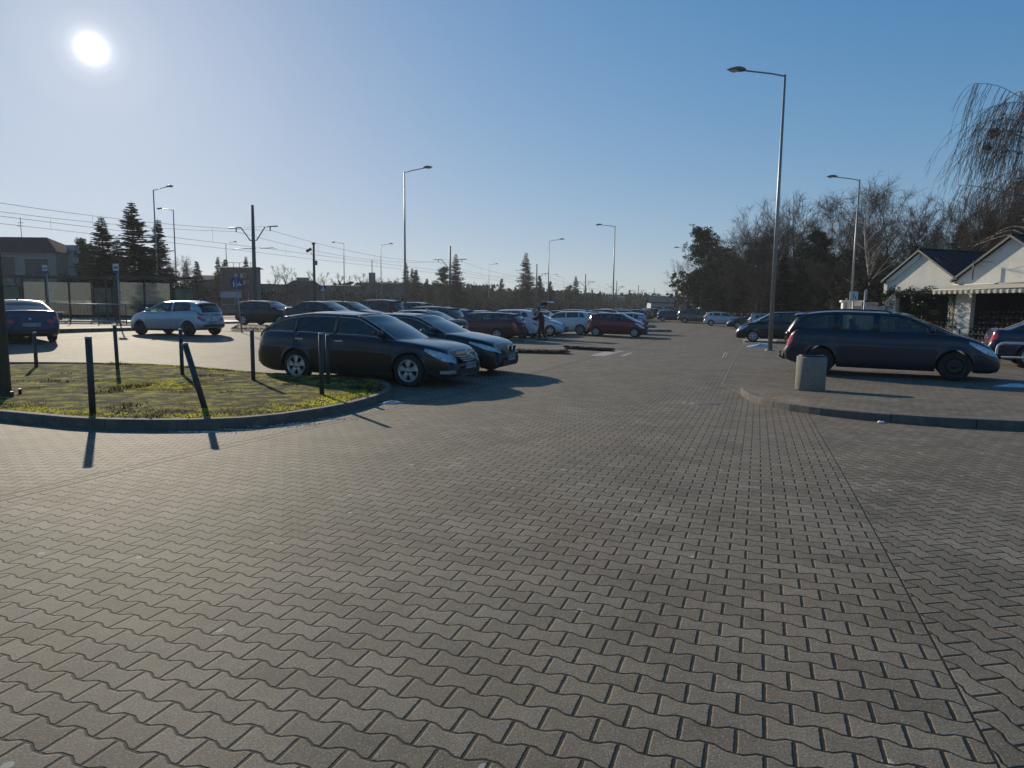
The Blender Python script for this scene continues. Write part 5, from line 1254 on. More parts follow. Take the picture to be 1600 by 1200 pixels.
def ex2(o, w, he, hr, d, r_):
    red = mat('billboard_red', (.13, .05, .06), .8, var=.35, vscale=1.2)
    q = MB(); q.box((w*.52, -.25, he-1.6), (w*.8, .1, 2.6)); q.build('billboard', red, o); q = MB(); q.box((w*.35, -.3, he-3.5), (w*.68, .08, .75)); q.build('sign_strip', mat('strip_grey', (.4, .42, .45), .7, var=.3, vscale=3), o)
    for i, (tx, zz, sz) in enumerate((('A KI', he-1.35, .9), ('PALET', he-2.2, .75))):
        cu = bpy.data.curves.new('letters', 'FONT'); cu.body = tx; cu.size = sz; cu.extrude = .02; to = bpy.data.objects.new('t', cu); COL.objects.link(to); bpy.context.view_layer.update(); me = bpy.data.meshes.new_from_object(to); bpy.data.objects.remove(to); me.materials.clear(); me.materials.append(white_s)
        l_ = bpy.data.objects.new('sign_letters', me); COL.objects.link(l_); l_.parent = o; l_.location = (w*.46, -.33, zz); l_.rotation_euler = (pi/2, 0, 0)
    q = MB()
    for k in range(6): q.box((w*.05+k*w*.18, .3, he+.3), (.05, .05, .6))
    q.box((w*.5, .3, he+.62), (w, .05, .05)); q.build('roof_railing', galv_d, o)
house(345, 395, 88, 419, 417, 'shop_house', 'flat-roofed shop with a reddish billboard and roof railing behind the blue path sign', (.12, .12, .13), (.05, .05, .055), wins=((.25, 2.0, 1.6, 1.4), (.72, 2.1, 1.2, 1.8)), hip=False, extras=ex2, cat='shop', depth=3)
def ex3(o, w, he, hr, d, r_):
    for u in (.42, .55): q = MB(); q.box((w*u, d/2, hr+.1), (.9, .7, .7)); q.build('chimney', verge_m, r_)
house(413, 492, 100, 468, 436, 'bungalow', 'broad hipped-roof bungalow behind the slim street trees', (.2, .2, .21), (.06, .05, .05), wins=((.1, 1.7, 1, 1.2), (.3, 1.7, 1, 1.2)), depth=14, extras=ex3)
house(402, 428, 98, 444, 443, 'garage', 'flat grey building with pale door panels left of the hipped bungalow', (.15, .155, .16), (.05, .05, .05), wins=((.35, 2, 1.6, 2.4), (.75, 2, 1.2, 2.4)), hip=False, cat='building')
def ex4(o, w, he, hr, d, r_):
    q = MB(); q.box((w*.22, 2, he+.8), (1.0, 1.0, 2.2)); q.build('chimney', verge_m, r_); q = MB(); q.tube([(w*.22, 2, he), (w*.22, 2, he+4.2)], .07, 5); q.build('aerial', galv_d, r_)
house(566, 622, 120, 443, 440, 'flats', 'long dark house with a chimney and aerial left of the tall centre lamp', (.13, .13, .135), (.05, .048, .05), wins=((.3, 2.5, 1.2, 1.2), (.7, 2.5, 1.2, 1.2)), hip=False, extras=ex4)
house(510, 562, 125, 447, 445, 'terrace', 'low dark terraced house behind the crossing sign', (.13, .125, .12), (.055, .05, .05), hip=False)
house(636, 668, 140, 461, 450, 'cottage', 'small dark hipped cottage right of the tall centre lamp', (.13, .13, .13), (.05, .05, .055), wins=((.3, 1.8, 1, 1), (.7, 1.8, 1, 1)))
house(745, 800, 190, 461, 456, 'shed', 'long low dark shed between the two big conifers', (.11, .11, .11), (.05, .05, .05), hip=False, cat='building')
house(925, 975, 230, 466, 462, 'warehouse', 'hazy long low building behind the far masts', (.16, .17, .18), (.08, .08, .09), hip=False, cat='building')
# parked vehicle-like white van in the haze by the street trees
# fence at the woodland edge
p0, p1 = xo(1075, 88), xo(1330, 52); rz, L = facing(p0, p1); o = empty('wire_fence', (p0.x, p0.y, 0), rz, 'low fence of concrete posts and wires along the edge of the wood', 'fence'); q = MB()
n = 22
for z in (.4, .8, 1.15): q.tube([(0, 0, z-.1), (L, 0, z-.1)], .008, 3, cap=False)
q.build('wires', wire_m, o)
for k in range(n+1): q = MB(); q.box((L*k/n, 0, .5), (.09, .09, 1.35)); q.build('post', kerb_m, o)
# ------------------------------------------------------------------ trees
bark = mat('bark', (.060, .047, .037), .95, var=.35, vscale=6); birchb = mat('birch_bark', (.36, .34, .31), .85, var=.55, vscale=5); twig = mat('twigs', (.055, .040, .033), .9, var=.25, vscale=1)
ndl = foliage('needles_dark', (.022, .036, .020), .2); ndl2 = foliage('needles_green', (.030, .048, .026), .2); brown_l = foliage('dead_leaves', (.16, .075, .03), .4)
def perp(d, rs):
    v = Vector((rs.gauss(0, 1), rs.gauss(0, 1), rs.gauss(0, 1))); v = v-d*v.dot(d)
    return v.normalized() if v.length > 1e-6 else Vector((1, 0, 0))
def limb(mb, p, d, L, r0, r1, rs, n=4, wob=.15, up=0, sides=5, mi=0):
    pts = [p.copy()]; ds = [d.copy()]
    for k in range(n):
        d = (d+perp(d, rs)*wob+Vector((0, 0, up))).normalized(); p = p+d*(L/n); pts.append(p.copy()); ds.append(d.copy())
    mb.tube(pts, [r0+(r1-r0)*i/n for i in range(n+1)], sides, mi=mi, cap=False)
    return pts, ds
def bare_tree(seed, H, spread=.32, form='oval', birch=False, dens=1.0, droop=0, fork=False):
    rs = random.Random(seed); tr = MB(); tw = MB()
    trunks = [(Vector((0, 0, 0)), Vector((0, 0, 1)), H*.9, .012*H)]
    if fork: trunks = [(Vector((0, 0, 0)), Vector((rs.uniform(-.25, .25), rs.uniform(-.25, .25), 1)).normalized(), H*rs.uniform(.75, .9), .010*H) for _ in range(3)]
    for p, d, L, r in trunks:
        pts, ds = limb(tr, p, d, L, r*1.15, r*.12, rs, 9, .06, .03, 7)
        nl = int(26*dens/len(trunks)**.5)
        for i in range(nl):
            u = .18+.80*(i+rs.random())/nl; k = min(int(u*9), 8); f = u*9-k; q = pts[k].lerp(pts[k+1], f); a = rs.uniform(0, 2*pi)
            env = sin(pi*min(1, max(.06, (u-.08)/.98)))**.7 if form == 'oval' else (1.1-u)
            out = Vector((cos(a), sin(a), 0)); ang = .55+.5*u; dd = (out*(1.15-u*.55)+Vector((0, 0, ang))).normalized(); LL = H*spread*(.45+.75*env)*rs.uniform(.7, 1.15)
            lp, ld = limb(tr, q, dd, LL, r*(1-u)*.5+.018, .012, rs, 6, .14, .05-droop*.25, 4)
            for j in range(int(11*dens)):
                v = .15+.85*rs.random(); k2 = min(int(v*6), 5); q2 = lp[k2].lerp(lp[k2+1], v*6-k2); d2 = (ld[k2]+perp(ld[k2], rs)*.9+Vector((0, 0, .25-droop))).normalized()
                L2 = LL*.38*rs.uniform(.5, 1.2)*(1.2-v*.6); bp_, bd = limb(tw, q2, d2, L2, .016, .007, rs, 3, .2, .03-droop*.5, 3)
                for m_ in range(int(9*dens)):
                    w = .1+.9*rs.random(); k3 = min(int(w*3), 2); q3 = bp_[k3].lerp(bp_[k3+1], w*3-k3); d3 = (bd[k3]+perp(bd[k3], rs)*.9+Vector((0, 0, .12-droop*1.6))).normalized(); L3 = H*.05*rs.uniform(.5, 1.4)*(1+droop*1.4)
                    limb(tw, q3, d3, L3, .009, .004, rs, 2, .25, -droop*.6, 3)
    return tr, tw
def weeping_birch(seed, H):
    rs = random.Random(seed); tr = MB(); tw = MB(); pts, ds = limb(tr, Vector((0, 0, 0)), Vector((0, 0, 1)), H*.95, .22, .03, rs, 10, .05, .02, 8)
    for i in range(44):
        u = .30+.69*(i+rs.random())/44; k = min(int(u*10), 9); q = pts[k].lerp(pts[k+1], u*10-k); a = rs.uniform(0, 2*pi)
        LL = H*.30*(1.15-.62*u)*rs.uniform(.7, 1.2)+1.0; dd = Vector((cos(a), sin(a), .75)).normalized(); lp, ld = limb(tr, q, dd, LL, .07*(1.2-u)+.012, .012, rs, 8, .12, -.13, 4)
        for j in range(32):
            v = .12+.88*rs.random(); k2 = min(int(v*8), 7); q2 = lp[k2].lerp(lp[k2+1], v*8-k2); d2 = (perp(ld[k2], rs)*.5+Vector((cos(a)*.3, sin(a)*.3, -.5))).normalized(); L2 = rs.uniform(1.2, 4.6)*(.4+.9*u)
            bp_, bd = limb(tw, q2, d2, L2, .014, .006, rs, 5, .07, -.35, 3)
            for m_ in range(7):
                w = .1+.85*rs.random(); k3 = min(int(w*5), 4); q3 = bp_[k3].lerp(bp_[k3+1], w*5-k3); limb(tw, q3, (bd[k3]+perp(bd[k3], rs)*.5).normalized(), rs.uniform(.25, .9), .009, .004, rs, 2, .1, -.35, 3)
    return tr, tw
def needle_fan(mb, p, d, s, rs, mi=0, flat=.3):
    side = d.cross(Vector((0, 0, 1))); side = side.normalized() if side.length > .1 else Vector((1, 0, 0)); upv = side.cross(d)
    for k in range(4):
        a = rs.uniform(-1.3, 1.3); e = (d*cos(a)+side*sin(a)+upv*rs.uniform(-flat, flat)).normalized(); w = side*cos(a)-d*sin(a); w = (w+upv*rs.uniform(-.6, .6)).normalized()*s*.3
        q = p+e*s*rs.uniform(.7, 1.3); mb.poly([p-w*.4, q-w*.15+Vector((0, 0, -.1*s)), q+w*.35, p+w], mi)
def spruce(seed, H, width=.24, droop=.25, dens=1.0, gap=.0, top=.0):
    rs = random.Random(seed); tr = MB(); cr_ = MB(); tr.tube([(0, 0, 0), (0, 0, H*.5), (0, 0, H)], [.014*H, .009*H, .01], 7, cap=False)
    z = H*.06; 
    while z < H*.985:
        u = z/H; R_ = H*width*((1-u)**.95)*rs.uniform(.65, 1.15)+.05; n = 5+int(rs.random()*3)
        for k in range(n):
            if rs.random() < gap: continue
            a = rs.uniform(0, 2*pi); rr = R_*rs.uniform(.7, 1.18); el_ = (.35*u-droop*(1-u)); prev = Vector((0, 0, z)); m_ = max(3, int(rr/.30)); d = Vector((cos(a), sin(a), el_)).normalized(); pts = [prev]
            for i in range(m_):
                d = (d+Vector((0, 0, -.05+.11*(i/m_)))).normalized(); pts.append(pts[-1]+d*rr/m_)
            tr.tube(pts, [.02*(1-u)+.012]*len(pts), 3, cap=False)
            for i in range(1, len(pts)):
                for j in range(int(6*dens)+1):
                    q = pts[i-1].lerp(pts[i], rs.random()); needle_fan(cr_, q, d, (.34+.22*(1-i/m_))*(.35+.75*(1-u)**.6)*rs.uniform(.6, 1.4), rs, 0)
        z += H*.0155*rs.uniform(.8, 1.4)
    return tr, cr_
def pine(seed, H, width=.3, dens=1.0, low=.12):
    rs = random.Random(seed); tr = MB(); cr_ = MB(); pts, ds = limb(tr, Vector((0, 0, 0)), Vector((0, 0, 1)), H*.95, .018*H, .02, rs, 8, .05, .02, 7)
    for i in range(int(40*dens)):
        u = low+(.99-low)*(i+rs.random())/(40*dens); k = min(int(u*8), 7); q = pts[k].lerp(pts[k+1], u*8-k); a = rs.uniform(0, 2*pi); LL = H*width*(1.18-u)**.8*rs.uniform(.5, 1.15); d = Vector((cos(a), sin(a), .15+.5*u)).normalized()
        lp, ld = limb(tr, q, d, LL, .05, .015, rs, 5, .16, .05, 4)
        for j in range(int(10*dens)):
            v = .25+.75*rs.random(); k2 = min(int(v*5), 4); c = lp[k2].lerp(lp[k2+1], v*5-k2)+Vector((rs.gauss(0, .25), rs.gauss(0, .25), rs.gauss(.1, .18)))
            for m_ in range(15):
                e = Vector((rs.gauss(0, 1), rs.gauss(0, 1), rs.gauss(.35, .8))).normalized(); s = rs.uniform(.16, .36)*(H/14)**.5; w = perp(e, rs)*s*.25; p_ = c+e*.12; cr_.poly([p_-w, p_+w, p_+e*s+w*.3])
    return tr, cr_
def small_tree(seed, H):
    return bare_tree(seed, H, .28, 'oval', False, .62)
PROT = {}
def treeproto(key, tt, tm, cm, name):
    tr, cr_ = tt; o = bpy.data.objects.new(name, None); COL.objects.link(o); a = tr.build('trunk', tm, o); b_ = cr_.build('crown', cm, o); zs = sorted(v[2] for v in tr.v[::3]+cr_.v[::3]); PROT[key] = [o, False, zs[int(len(zs)*.998)]]
TREES = []
def tree(key, px, Y, ytop, Hn, label, grp=None, rz=None, ypos=None, wx=1, zb=0):
    """place tree prototype so its top reaches picture row ytop at distance Y"""
    o, used, Hn = PROT[key]; p = zat(px, ytop, Y); p.z = gz(p.x, p.y); top_ = zat(px, ytop, Y).z; h = top_-(p.z-.1+zb); s = h/Hn
    if used: o = copy_tree(o)
    PROT[key][1] = True
    o.location = (p.x, p.y, p.z-.1+zb); o.scale = (s*wx, s*wx, s); o.rotation_euler = (0, 0, random.uniform(0, 6.28) if rz is None else rz)
    tag(o, label, 'tree', grp); TREES.append(o); return o
treeproto('b1', bare_tree(1, 15, .33, dens=1.0), bark, twig, 'bare_tree')
treeproto('b2', bare_tree(2, 15, .30, dens=1.05, fork=True), bark, twig, 'bare_tree')
treeproto('b3', bare_tree(3, 15, .26, dens=1.0, droop=.18), birchb, twig, 'birch_tree')
treeproto('b4', bare_tree(4, 15, .40, dens=1.1), bark, twig, 'bare_tree')
treeproto('w', weeping_birch(5, 17), birchb, twig, 'weeping_birch')
treeproto('s1', spruce(6, 14, .26, .22, .9), bark, ndl, 'spruce_tree')
treeproto('s2', spruce(7, 14, .20, .30, .8), bark, ndl2, 'spruce_tree')
treeproto('s3', spruce(8, 10, .30, .05, .8, .25), bark, ndl2, 'fir_tree')
treeproto('p1', pine(9, 13, .32, 1.6), bark, ndl, 'pine_tree')
treeproto('p2', pine(10, 12, .36, 1.5, .05), bark, ndl2, 'pine_tree')
treeproto('t1', small_tree(11, 6), bark, twig, 'street_tree')
treeproto('t2', small_tree(12, 6), bark, twig, 'street_tree')
GW = 'trees of the wood on the right'; GS = 'slim bare street trees on the left'; GF = 'distant conifers on the skyline'; GB = 'bare trees of the far background'
# the wood on the right
W_ = [('p1', 1103, 93, 355, 13, 'dense dark pine at the left end of the wood'), ('b4', 1150, 84, 352, 15, 'dark bare tree directly right of the pine, lower than its neighbours'), ('b1', 1172, 80, 322, 15, 'bare tree left of the tall right street lamp'),
      ('b4', 1198, 76, 328, 15, 'broad dark bare tree just left of the lamp pole'), ('b2', 1243, 78, 303, 15, 'tall forked bare tree just right of the tall lamp pole'), ('b1', 1268, 72, 318, 15, 'bare tree midway between the two right street lamps'),
      ('b3', 1312, 74, 298, 15, 'pale thin birch left of the second right street lamp'), ('b2', 1362, 62, 300, 15, 'bare tree right behind the second right street lamp'), ('b3', 1378, 52, 283, 15, 'tall birch with a white trunk left of the garlanded kiosk'),
      ('b4', 1402, 64, 281, 15, 'wide many-branched bare tree above the smaller kiosk'), ('b1', 1440, 62, 300, 15, 'round bare tree above the gap between the kiosks'), ('b2', 1470, 66, 322, 15, 'thin bare tree over the ridge of the smaller kiosk'),
      ('p2', 1318, 66, 392, 12, 'dark conifer at the feet of the birches'), ('p1', 1285, 68, 362, 13, 'dark conifer between the forked tree and the birch'), ('p2', 1395, 60, 412, 12, 'low dark conifer left behind the smaller kiosk')]
for k_, px, Y, yt, hn, lb in W_: tree(k_, px, Y, yt, hn, lb, GW, wx=1.3 if k_[0] == 'p' else 1.05)
WE = [(1120, 98, 380), (1140, 92, 372), (1165, 100, 355), (1190, 96, 350), (1215, 92, 345), (1232, 98, 352), (1256, 90, 345), (1282, 94, 345), (1300, 88, 352), (1330, 86, 345), (1350, 90, 348), (1380, 84, 340), (1412, 86, 338), (1435, 82, 345), (1458, 84, 350), (1490, 82, 352), (1085, 104, 400)]
wl = ['behind the pine', 'behind the dark bare tree', 'behind the left bare tree', 'behind the broad dark tree', 'behind the tall lamp pole', 'behind the forked tree', 'deep between the lamps', 'right of centre between the lamps', 'behind the pale birch', 'behind the second lamp', 'right behind the second lamp', 'behind the white-trunked birch', 'behind the many-branched tree', 'behind the round bare tree', 'behind the thin tree', 'left of the weeping birch', 'left behind the pine']
for i, ((px, Y, yt), w_) in enumerate(zip(WE, wl)): tree(('b4', 'b1', 'b2')[i % 3], px, Y, yt, 15, 'bare tree of the back row, '+w_, GW)
EV = [(1128, 88, 385, 'p1'), (1146, 88, 395, 's1'), (1170, 80, 392, 's1'), (1188, 82, 372, 'p2'), (1226, 66, 398, 's1'), (1250, 74, 380, 's2'), (1275, 64, 400, 's1'), (1300, 60, 396, 's2'), (1328, 62, 402, 's1'), (1350, 66, 385, 's1'), (1372, 58, 410, 's2'), (1430, 60, 385, 's1'), (1505, 54, 352, 's1'), (1548, 52, 330, 's2'), (1585, 50, 318, 's1')]
for i, (px, Y, yt, k_) in enumerate(EV): tree(k_, px, Y, yt, {'p1': 13, 'p2': 12, 's1': 14, 's2': 14}[k_], 'dark evergreen in the shade of the wood, %s of them from the left' % ['first', 'second', 'third', 'fourth', 'fifth', 'sixth', 'seventh', 'eighth', 'ninth', 'eleventh', 'twelfth', 'thirteenth', 'fourteenth', 'fifteenth', 'last'][i], GW, wx=1.35)
UN = [(1132, 90), (1160, 84), (1186, 72), (1212, 70), (1238, 68), (1262, 66), (1290, 62), (1312, 58), (1340, 58), (1362, 56), (1412, 56), (1445, 58), (1480, 55)]
ul = ['beside the pine', 'below the first bare tree', 'left of the lamp pole', 'right of the lamp pole', 'below the forked tree', 'between the two lamps', 'below the dark conifer', 'above the cream booth', 'above the grey wall', 'left of the kiosk', 'behind the small gable', 'behind the kiosk ridge', 'behind the valley of the kiosks']
for i, ((px, Y), w_) in enumerate(zip(UN, ul)): tree(('b4', 'p2', 'b1', 'b4')[i % 4], px, Y, 398+6*(i % 3), (15, 12, 15, 15)[i % 4], 'low dense undergrowth tree '+w_, GW, wx=1.5)
tree('b1', 1062, 96, 404, 15, 'thin bare branches reaching left of the pine', GW, wx=1.1)
tree('w', 1630, 43, 142, 17, 'weeping birch with hanging twigs at the right picture edge', rz=1.0, wx=.95)
tree('w', 1700, 50, 160, 17, 'second weeping birch mostly outside the right picture edge', rz=3.0, wx=1.1)
tree('b4', 1520, 50, 300, 15, 'dark bare tree between the kiosk roofs and the weeping birch', GW); tree('b2', 1560, 48, 290, 15, 'dense bare tree right behind the larger gable', GW); tree('b4', 1592, 52, 272, 15, 'bare tree under the weeping birch at the right edge', GW)
tree('b4', 1545, 58, 318, 15, 'back-row bare tree behind the larger gable apex', GW, wx=1.3); tree('p2', 1575, 54, 352, 12, 'dark conifer behind the larger kiosk roof', GW); tree('p2', 1530, 56, 362, 12, 'dark conifer behind the roof valley', GW)
# nests in the weeping birch
for px, py, r_, lb in ((1554, 208, .32, 'larger dark twig nest high in the weeping birch'), (1543, 231, .24, 'smaller dark twig nest just below the larger one')):
    p = zat(px, py, 44); q = MB(); clump(q, (0, 0, 0), r_, 260, .09, random.Random(px), (0,), 1); o = q.build('twig_nest', bark); o.location = p; tag(o, lb, 'nest', 'twig nests in the weeping birch')
# spruces and trees on the left
tree('s1', 205, 58, 318, 14, 'tallest dark spruce in the group on the left', wx=1.5); tree('s1', 158, 56, 341, 14, 'dark spruce left of the tallest one', wx=1.5); tree('s2', 246, 62, 345, 14, 'slim spruce directly behind the left street lamp', wx=1.35); tree('p2', 136, 60, 374, 12, 'spreading dark conifer left of the spruce group', wx=1.0)
tree('s1', 182, 60, 375, 14, 'lower spruce filling the gap between the two tall ones', wx=1.6)
for px, Y, yt, k_, w_ in ((18, 56, 428, 'b4', 'before the left end of the grey house'), (50, 56, 425, 'b1', 'before the middle of the grey house'), (104, 58, 428, 'p2', 'between the grey house and the spruces'), (225, 64, 410, 'p2', 'below the slim spruce'), (262, 70, 418, 'p2', 'right of the slim spruce')):
    tree(k_, px, Y, yt, 15 if k_[0] == 'b' else 12, 'low dark garden tree '+w_, 'low garden trees by the left houses', wx=1.4)
for px, Y, yt, k_, w_ in ((278, 84, 398, 'b2', 'thin bare tree right of the second left street lamp'), (290, 90, 408, 's2', 'small spruce above the shelter roof end'), (307, 90, 409, 's3', 'small fir right of the small spruce over the shelter'), (340, 94, 402, 's2', 'pointed spruce left of the billboard shop'), (352, 96, 406, 's3', 'fir beside the pointed spruce left of the billboard shop'), (384, 102, 402, 's2', 'spruce behind the billboard shop'), (294, 96, 414, 'b1', 'faint bare tree among the small firs')):
    tree(k_, px, Y, yt, {'b': 15, 's': 14}[k_[0]] if k_ != 's3' else 10, w_, GF)
sl_ = [(338, 60, 424), (382, 62, 428), (428, 74, 414), (442, 70, 412), (459, 80, 424), (486, 76, 422), (510, 82, 424), (526, 78, 426), (545, 86, 430), (558, 84, 428), (570, 90, 426), (590, 92, 432), (606, 94, 434), (618, 98, 433), (640, 100, 438), (660, 104, 440), (684, 108, 440), (700, 112, 440), (740, 118, 440), (757, 122, 441), (775, 126, 448), (790, 128, 449), (812, 134, 452), (838, 138, 452), (850, 142, 454), (870, 148, 455), (900, 152, 457), (921, 156, 458)]
for i, (px, Y, yt) in enumerate(sl_): tree(('t1', 't2')[i % 2], px, Y, yt, 6, 'slim bare street tree, %s from the left in its row' % ['first', 'second', 'third', 'fourth', 'fifth', 'sixth', 'seventh', 'eighth', 'ninth', 'tenth', 'eleventh', 'twelfth', 'thirteenth', 'fourteenth', 'fifteenth', 'sixteenth', 'seventeenth', 'eighteenth', 'nineteenth', 'twentieth', 'twenty-first', 'twenty-second', 'twenty-third', 'twenty-fourth', 'twenty-fifth', 'twenty-sixth', 'twenty-seventh', 'twenty-eighth'][i], GS)
fc = [('s2', 634, 130, 411, 'slim spruce right behind the tall centre lamp'), ('s2', 644, 135, 420, 'small spruce right of the one behind the centre lamp'), ('s3', 650, 138, 422, 'second small fir right of the centre lamp'), ('p2', 690, 120, 417, 'round drooping conifer behind the second overhead mast'), ('s1', 712, 124, 398, 'tall blue-grey spruce right of the second overhead mast'),
      ('s3', 784, 175, 436, 'rounded fir between the far lamp and the tall spruce'), ('s1', 822, 150, 396, 'tall narrow spruce standing alone near the picture centre'), ('s3', 843, 160, 431, 'thin fir right of the lone tall spruce'), ('s3', 860, 162, 440, 'small fir at the foot of the lamp right of the lone spruce'), ('s1', 900, 180, 432, 'spruce between the fourth mast and the lamp'),
      ('s3', 925, 200, 453, 'small fir below the right-of-centre lamp'), ('s2', 915, 190, 447, 'narrow spruce left of the fifth mast'), ('s3', 938, 210, 455, 'tiny fir at the fifth mast'), ('s3', 962, 230, 457, 'tiny hazy fir by the lamp foot'), ('s2', 969, 235, 458, 'tiny hazy spruce right of the lamp foot'), ('s3', 984, 240, 453, 'hazy fir left of the low white building'), ('s2', 996, 250, 458, 'hazy spruce close to the low white building'), ('s3', 1008, 240, 457, 'hazy fir touching the low white building'), ('s2', 1056, 190, 455, 'spruce behind the right end of the low white building'), ('p2', 888, 175, 446, 'low conifer left of the spruce by the fourth mast'), ('s3', 667, 128, 436, 'low fir left of the round drooping conifer')]
for k_, px, Y, yt, lb in fc: tree(k_, px, Y, yt, {'s1': 14, 's2': 14, 's3': 10, 'p2': 12}[k_], lb, GF, wx=1.1)
# dark background belt of hedges and bushes along the street and far wood
def belt(pts, h0, h1, dens, s, mats_, seed, depth=3):
    rs = random.Random(seed); q = MB()
    for (a, b_) in zip(pts, pts[1:]):
        L = (b_-a).length
        for k in range(int(L*dens*2.2)):
            u = rs.random(); p = a.lerp(b_, u); h = (h0+(h1-h0)*(.5+.9*mnoise.noise(Vector((p.x*.13, p.y*.13, seed)))))
            c = Vector((p.x+rs.uniform(-1, 1)*depth, p.y+rs.uniform(-1, 1)*depth, p.z+abs(rs.random()**.8)*h)); s2 = s*.55; e = Vector((rs.gauss(0, 1), rs.gauss(0, 1), rs.gauss(.4, .7))).normalized(); w = perp(e, rs)*s2*rs.uniform(.4, .7); q.poly([c-w, c+w, c+w*.6+e*s2, c-w*.5+e*s2*rs.uniform(.8, 1.5)], rs.randrange(len(mats_)))
    return tag(q.build('hedge', mats_), kind='stuff')
bush = foliage('bush_brown', (.055, .045, .036), .15)
belt([xo(x, y) for x, y in ((-80, 62), (150, 66), (300, 72))], 1.5, 3.0, 60, .5, [bush, ndl], 1)
belt([xo(x, y) for x, y in ((330, 92), (500, 112), (700, 140), (860, 175), (960, 215), (1060, 230))], 2.2, 4.2, 70, .8, [bush, ndl, bush], 2, 4)
belt([xo(x, y) for x, y in ((560, 150), (700, 175), (860, 215), (1060, 280))], 4.5, 7.0, 60, 1.3, [bush, ndl], 6, 6)
belt([xo(x, y) for x, y in ((1085, 108), (1200, 104), (1330, 92), (1480, 84), (1640, 74))], 5, 8.5, 120, 1.1, [bush, ndl, bush], 3, 4)
belt([xo(x, y) for x, y in ((1075, 94), (1180, 84), (1290, 70), (1340, 56))], .8, 2.2, 110, .5, [bush, ndl, brown_l, bush], 4, 2)
belt([xo(x, y) for x, y in ((1340, 50), (1420, 50), (1500, 46), (1620, 42))], 2.5, 4.5, 110, .7, [bush, ndl], 5, 2)
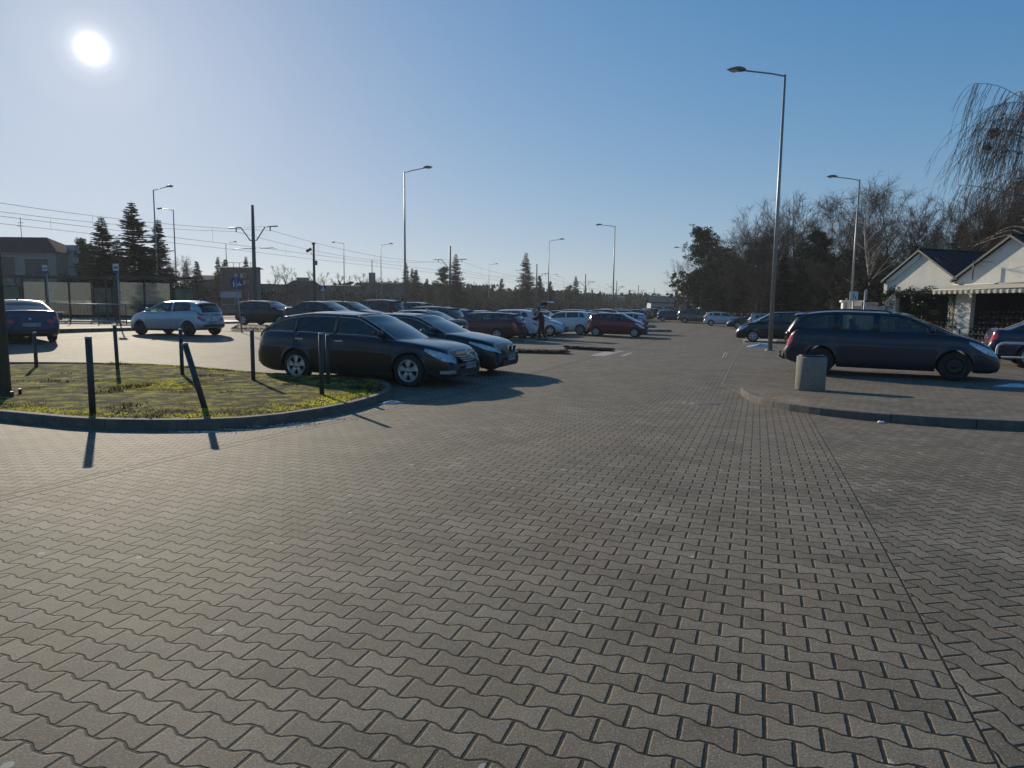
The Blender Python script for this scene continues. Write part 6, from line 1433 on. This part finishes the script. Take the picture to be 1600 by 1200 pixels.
# ------------------------------------------------------------------ person at the open boot
def person(px, py_foot, Y, deg, label):
    p = xo(px, Y); o = empty('person', (p.x, p.y, p.z), R(deg), label, 'person')
    V = {'pel': (0, 0, .93), 'ab': (.02, 0, 1.08), 'ch': (.07, 0, 1.28), 'nk': (.13, 0, 1.46), 'hd': (.20, 0, 1.58), 'tp': (.22, 0, 1.68),
         'hl': (0, .10, .90), 'kl': (.12, .12, .50), 'al': (.05, .13, .09), 'fl': (.20, .14, .04), 'hr': (0, -.10, .90), 'kr': (-.02, -.14, .50), 'ar': (-.20, -.17, .10), 'fr': (-.06, -.18, .04),
         'sl': (.07, .19, 1.38), 'el': (.22, .25, 1.14), 'wl': (.46, .20, 1.14), 'sr': (.07, -.19, 1.38), 'er': (.20, -.26, 1.13), 'wr': (.44, -.22, 1.08)}
    E = [('pel', 'ab'), ('ab', 'ch'), ('ch', 'nk'), ('nk', 'hd'), ('hd', 'tp'), ('pel', 'hl'), ('hl', 'kl'), ('kl', 'al'), ('al', 'fl'), ('pel', 'hr'), ('hr', 'kr'), ('kr', 'ar'), ('ar', 'fr'), ('ch', 'sl'), ('sl', 'el'), ('el', 'wl'), ('ch', 'sr'), ('sr', 'er'), ('er', 'wr')]
    rad = {'pel': .15, 'ab': .145, 'ch': .165, 'nk': .065, 'hd': .095, 'tp': .075, 'hl': .105, 'kl': .07, 'al': .05, 'fl': .045, 'hr': .105, 'kr': .07, 'ar': .05, 'fr': .045, 'sl': .085, 'el': .06, 'wl': .045, 'sr': .085, 'er': .06, 'wr': .045}
    for sd, w in ((1, 'wl'), (-1, 'wr')):
        wx, wy2, wz2 = V[w]; V[w+'p'] = (wx+.07, wy2-.0*sd, wz2+.0); rad[w+'p'] = .038; E.append((w, w+'p'))
    def skin(names, edges, nm, mt, grow=0, root='pel'):
        ids = {n: i for i, n in enumerate(names)}; me = bpy.data.meshes.new(nm); me.from_pydata([V[n] for n in names], [(ids[a], ids[b]) for a, b in edges], [])
        ob = bpy.data.objects.new(nm, me); COL.objects.link(ob); ob.parent = o; ob.modifiers.new('skin', 'SKIN'); su = ob.modifiers.new('sub', 'SUBSURF'); su.levels = 2; su.render_levels = 2
        for n in names: sv = me.skin_vertices[0].data[ids[n]]; sv.radius = (rad[n]+grow,)*2; sv.use_root = (n == root)
        me.materials.append(mt); return ob
    skinm = mat('skin', (.42, .27, .20), .6); coat = mat('dark_coat', (.014, .014, .017), .85, var=.4, vscale=7, bump=.3, bscale=18); trou = mat('dark_trousers', (.018, .018, .022), .85); hair = mat('dark_hair', (.02, .014, .01), .8)
    keep = dict(rad)
    for n_ in ('pel', 'ab', 'ch', 'hl', 'hr', 'kl', 'kr', 'al', 'ar', 'sl', 'sr', 'el', 'er'): rad[n_] *= .84
    skin(list(V), E, 'body', skinm); rad.update(keep)
    skin(['ab', 'pel', 'hl', 'kl', 'al', 'hr', 'kr', 'ar'], [('ab', 'pel'), ('pel', 'hl'), ('hl', 'kl'), ('kl', 'al'), ('pel', 'hr'), ('hr', 'kr'), ('kr', 'ar')], 'trousers', trou, .025)
    skin(['pel', 'ab', 'ch', 'nk', 'sl', 'el', 'wl', 'sr', 'er', 'wr'], [('pel', 'ab'), ('ab', 'ch'), ('ch', 'nk'), ('ch', 'sl'), ('sl', 'el'), ('el', 'wl'), ('ch', 'sr'), ('sr', 'er'), ('er', 'wr')], 'coat', coat, .04)
    for sd, a, f in ((1, 'al', 'fl'), (-1, 'ar', 'fr')):
        q = MB(); ax, ay, az = V[a]; fx_, fy, fz = V[f]; rows = []
        for i in range(7):
            u = i/6; rr = .055+.012*sin(pi*u)-.015*(u > .9); rows.append([(ax-.07+.27*u, ay+(fy-ay)*u+rr*.8*cos(t_), max(.0, .05-.012*u+rr*(.9-.35*u)*sin(t_))) for t_ in [2*pi*k/10 for k in range(10)]])
        q.grid(rows, close=True); q.poly(rows[0]); q.poly(rows[-1]); q.build('shoe', m_black, o)
    q = MB(); hx, hy, hz = .20, 0, 1.60
    for i in range(6):
        pass
    q.grid([[(hx-.012+.112*cos(t_)*sin(f_)*(1 if cos(t_) < .2 else .8), hy+.098*sin(t_)*sin(f_), hz+.02+.128*cos(f_)-(.03 if cos(t_) < 0 else 0)*sin(f_)) for t_ in [2*pi*k/16 for k in range(16)]] for f_ in lin(.01, 1.55, 7)], close=True); q.build('hair', hair, o)
    q = MB(); q.tube([(hx+.085, 0, hz-.01), (hx+.125, 0, hz-.045), (hx+.09, 0, hz-.055)], [.012, .018, .014], 6); [q.lathe([(0, -.012), (.012, 0), (0, .012)], (hx+.088, sd*.035, hz), 8, axis='y') for sd in (-1, 1)]; q.tube([(hx+.092, -.03, hz-.085), (hx+.098, 0, hz-.087), (hx+.092, .03, hz-.085)], .006, 4); q.build('face', skinm, o)
    for sd in (1, -1):   # fingers closed on what is lifted
        w = V['wl'] if sd > 0 else V['wr']
        for k in range(4):
            q = MB(); y0 = w[1]+(k-1.5)*.021; L_ = (.075, .085, .08, .062)[k]; q.tube([(w[0]+.09, y0, w[2]), (w[0]+.09+L_*.5, y0, w[2]-.012), (w[0]+.09+L_*.75, y0, w[2]-.045), (w[0]+.09+L_*.55, y0, w[2]-.065)], [.0095, .009, .0085, .007], 6); q.build('finger', skinm, o)
        q = MB(); q.tube([(w[0]+.05, w[1]-sd*.03, w[2]), (w[0]+.09, w[1]-sd*.055, w[2]-.02), (w[0]+.12, w[1]-sd*.045, w[2]-.035)], [.011, .010, .008], 6); q.build('thumb', skinm, o)
    return o
person(847, 533, 35.6, 165, 'person in a dark coat and trousers reaching into the open boot of the white crossover')
# ------------------------------------------------------------------ air
mb = MB(); mb.box((0, 340, 17), (1000, 800, 42)); hz_ = mb.build('haze', []); 
hm = bpy.data.materials.new('air'); hm.use_nodes = True; t = hm.node_tree; t.nodes.clear(); o_ = t.nodes.new('ShaderNodeOutputMaterial'); v_ = t.nodes.new('ShaderNodeVolumePrincipled')
v_.inputs['Color'].default_value = (.86, .92, 1, 1); v_.inputs['Density'].default_value = .00035; v_.inputs['Anisotropy'].default_value = .35
t.links.new(v_.outputs[0], o_.inputs['Volume']); hz_.data.materials.append(hm); tag(hz_, kind='stuff')
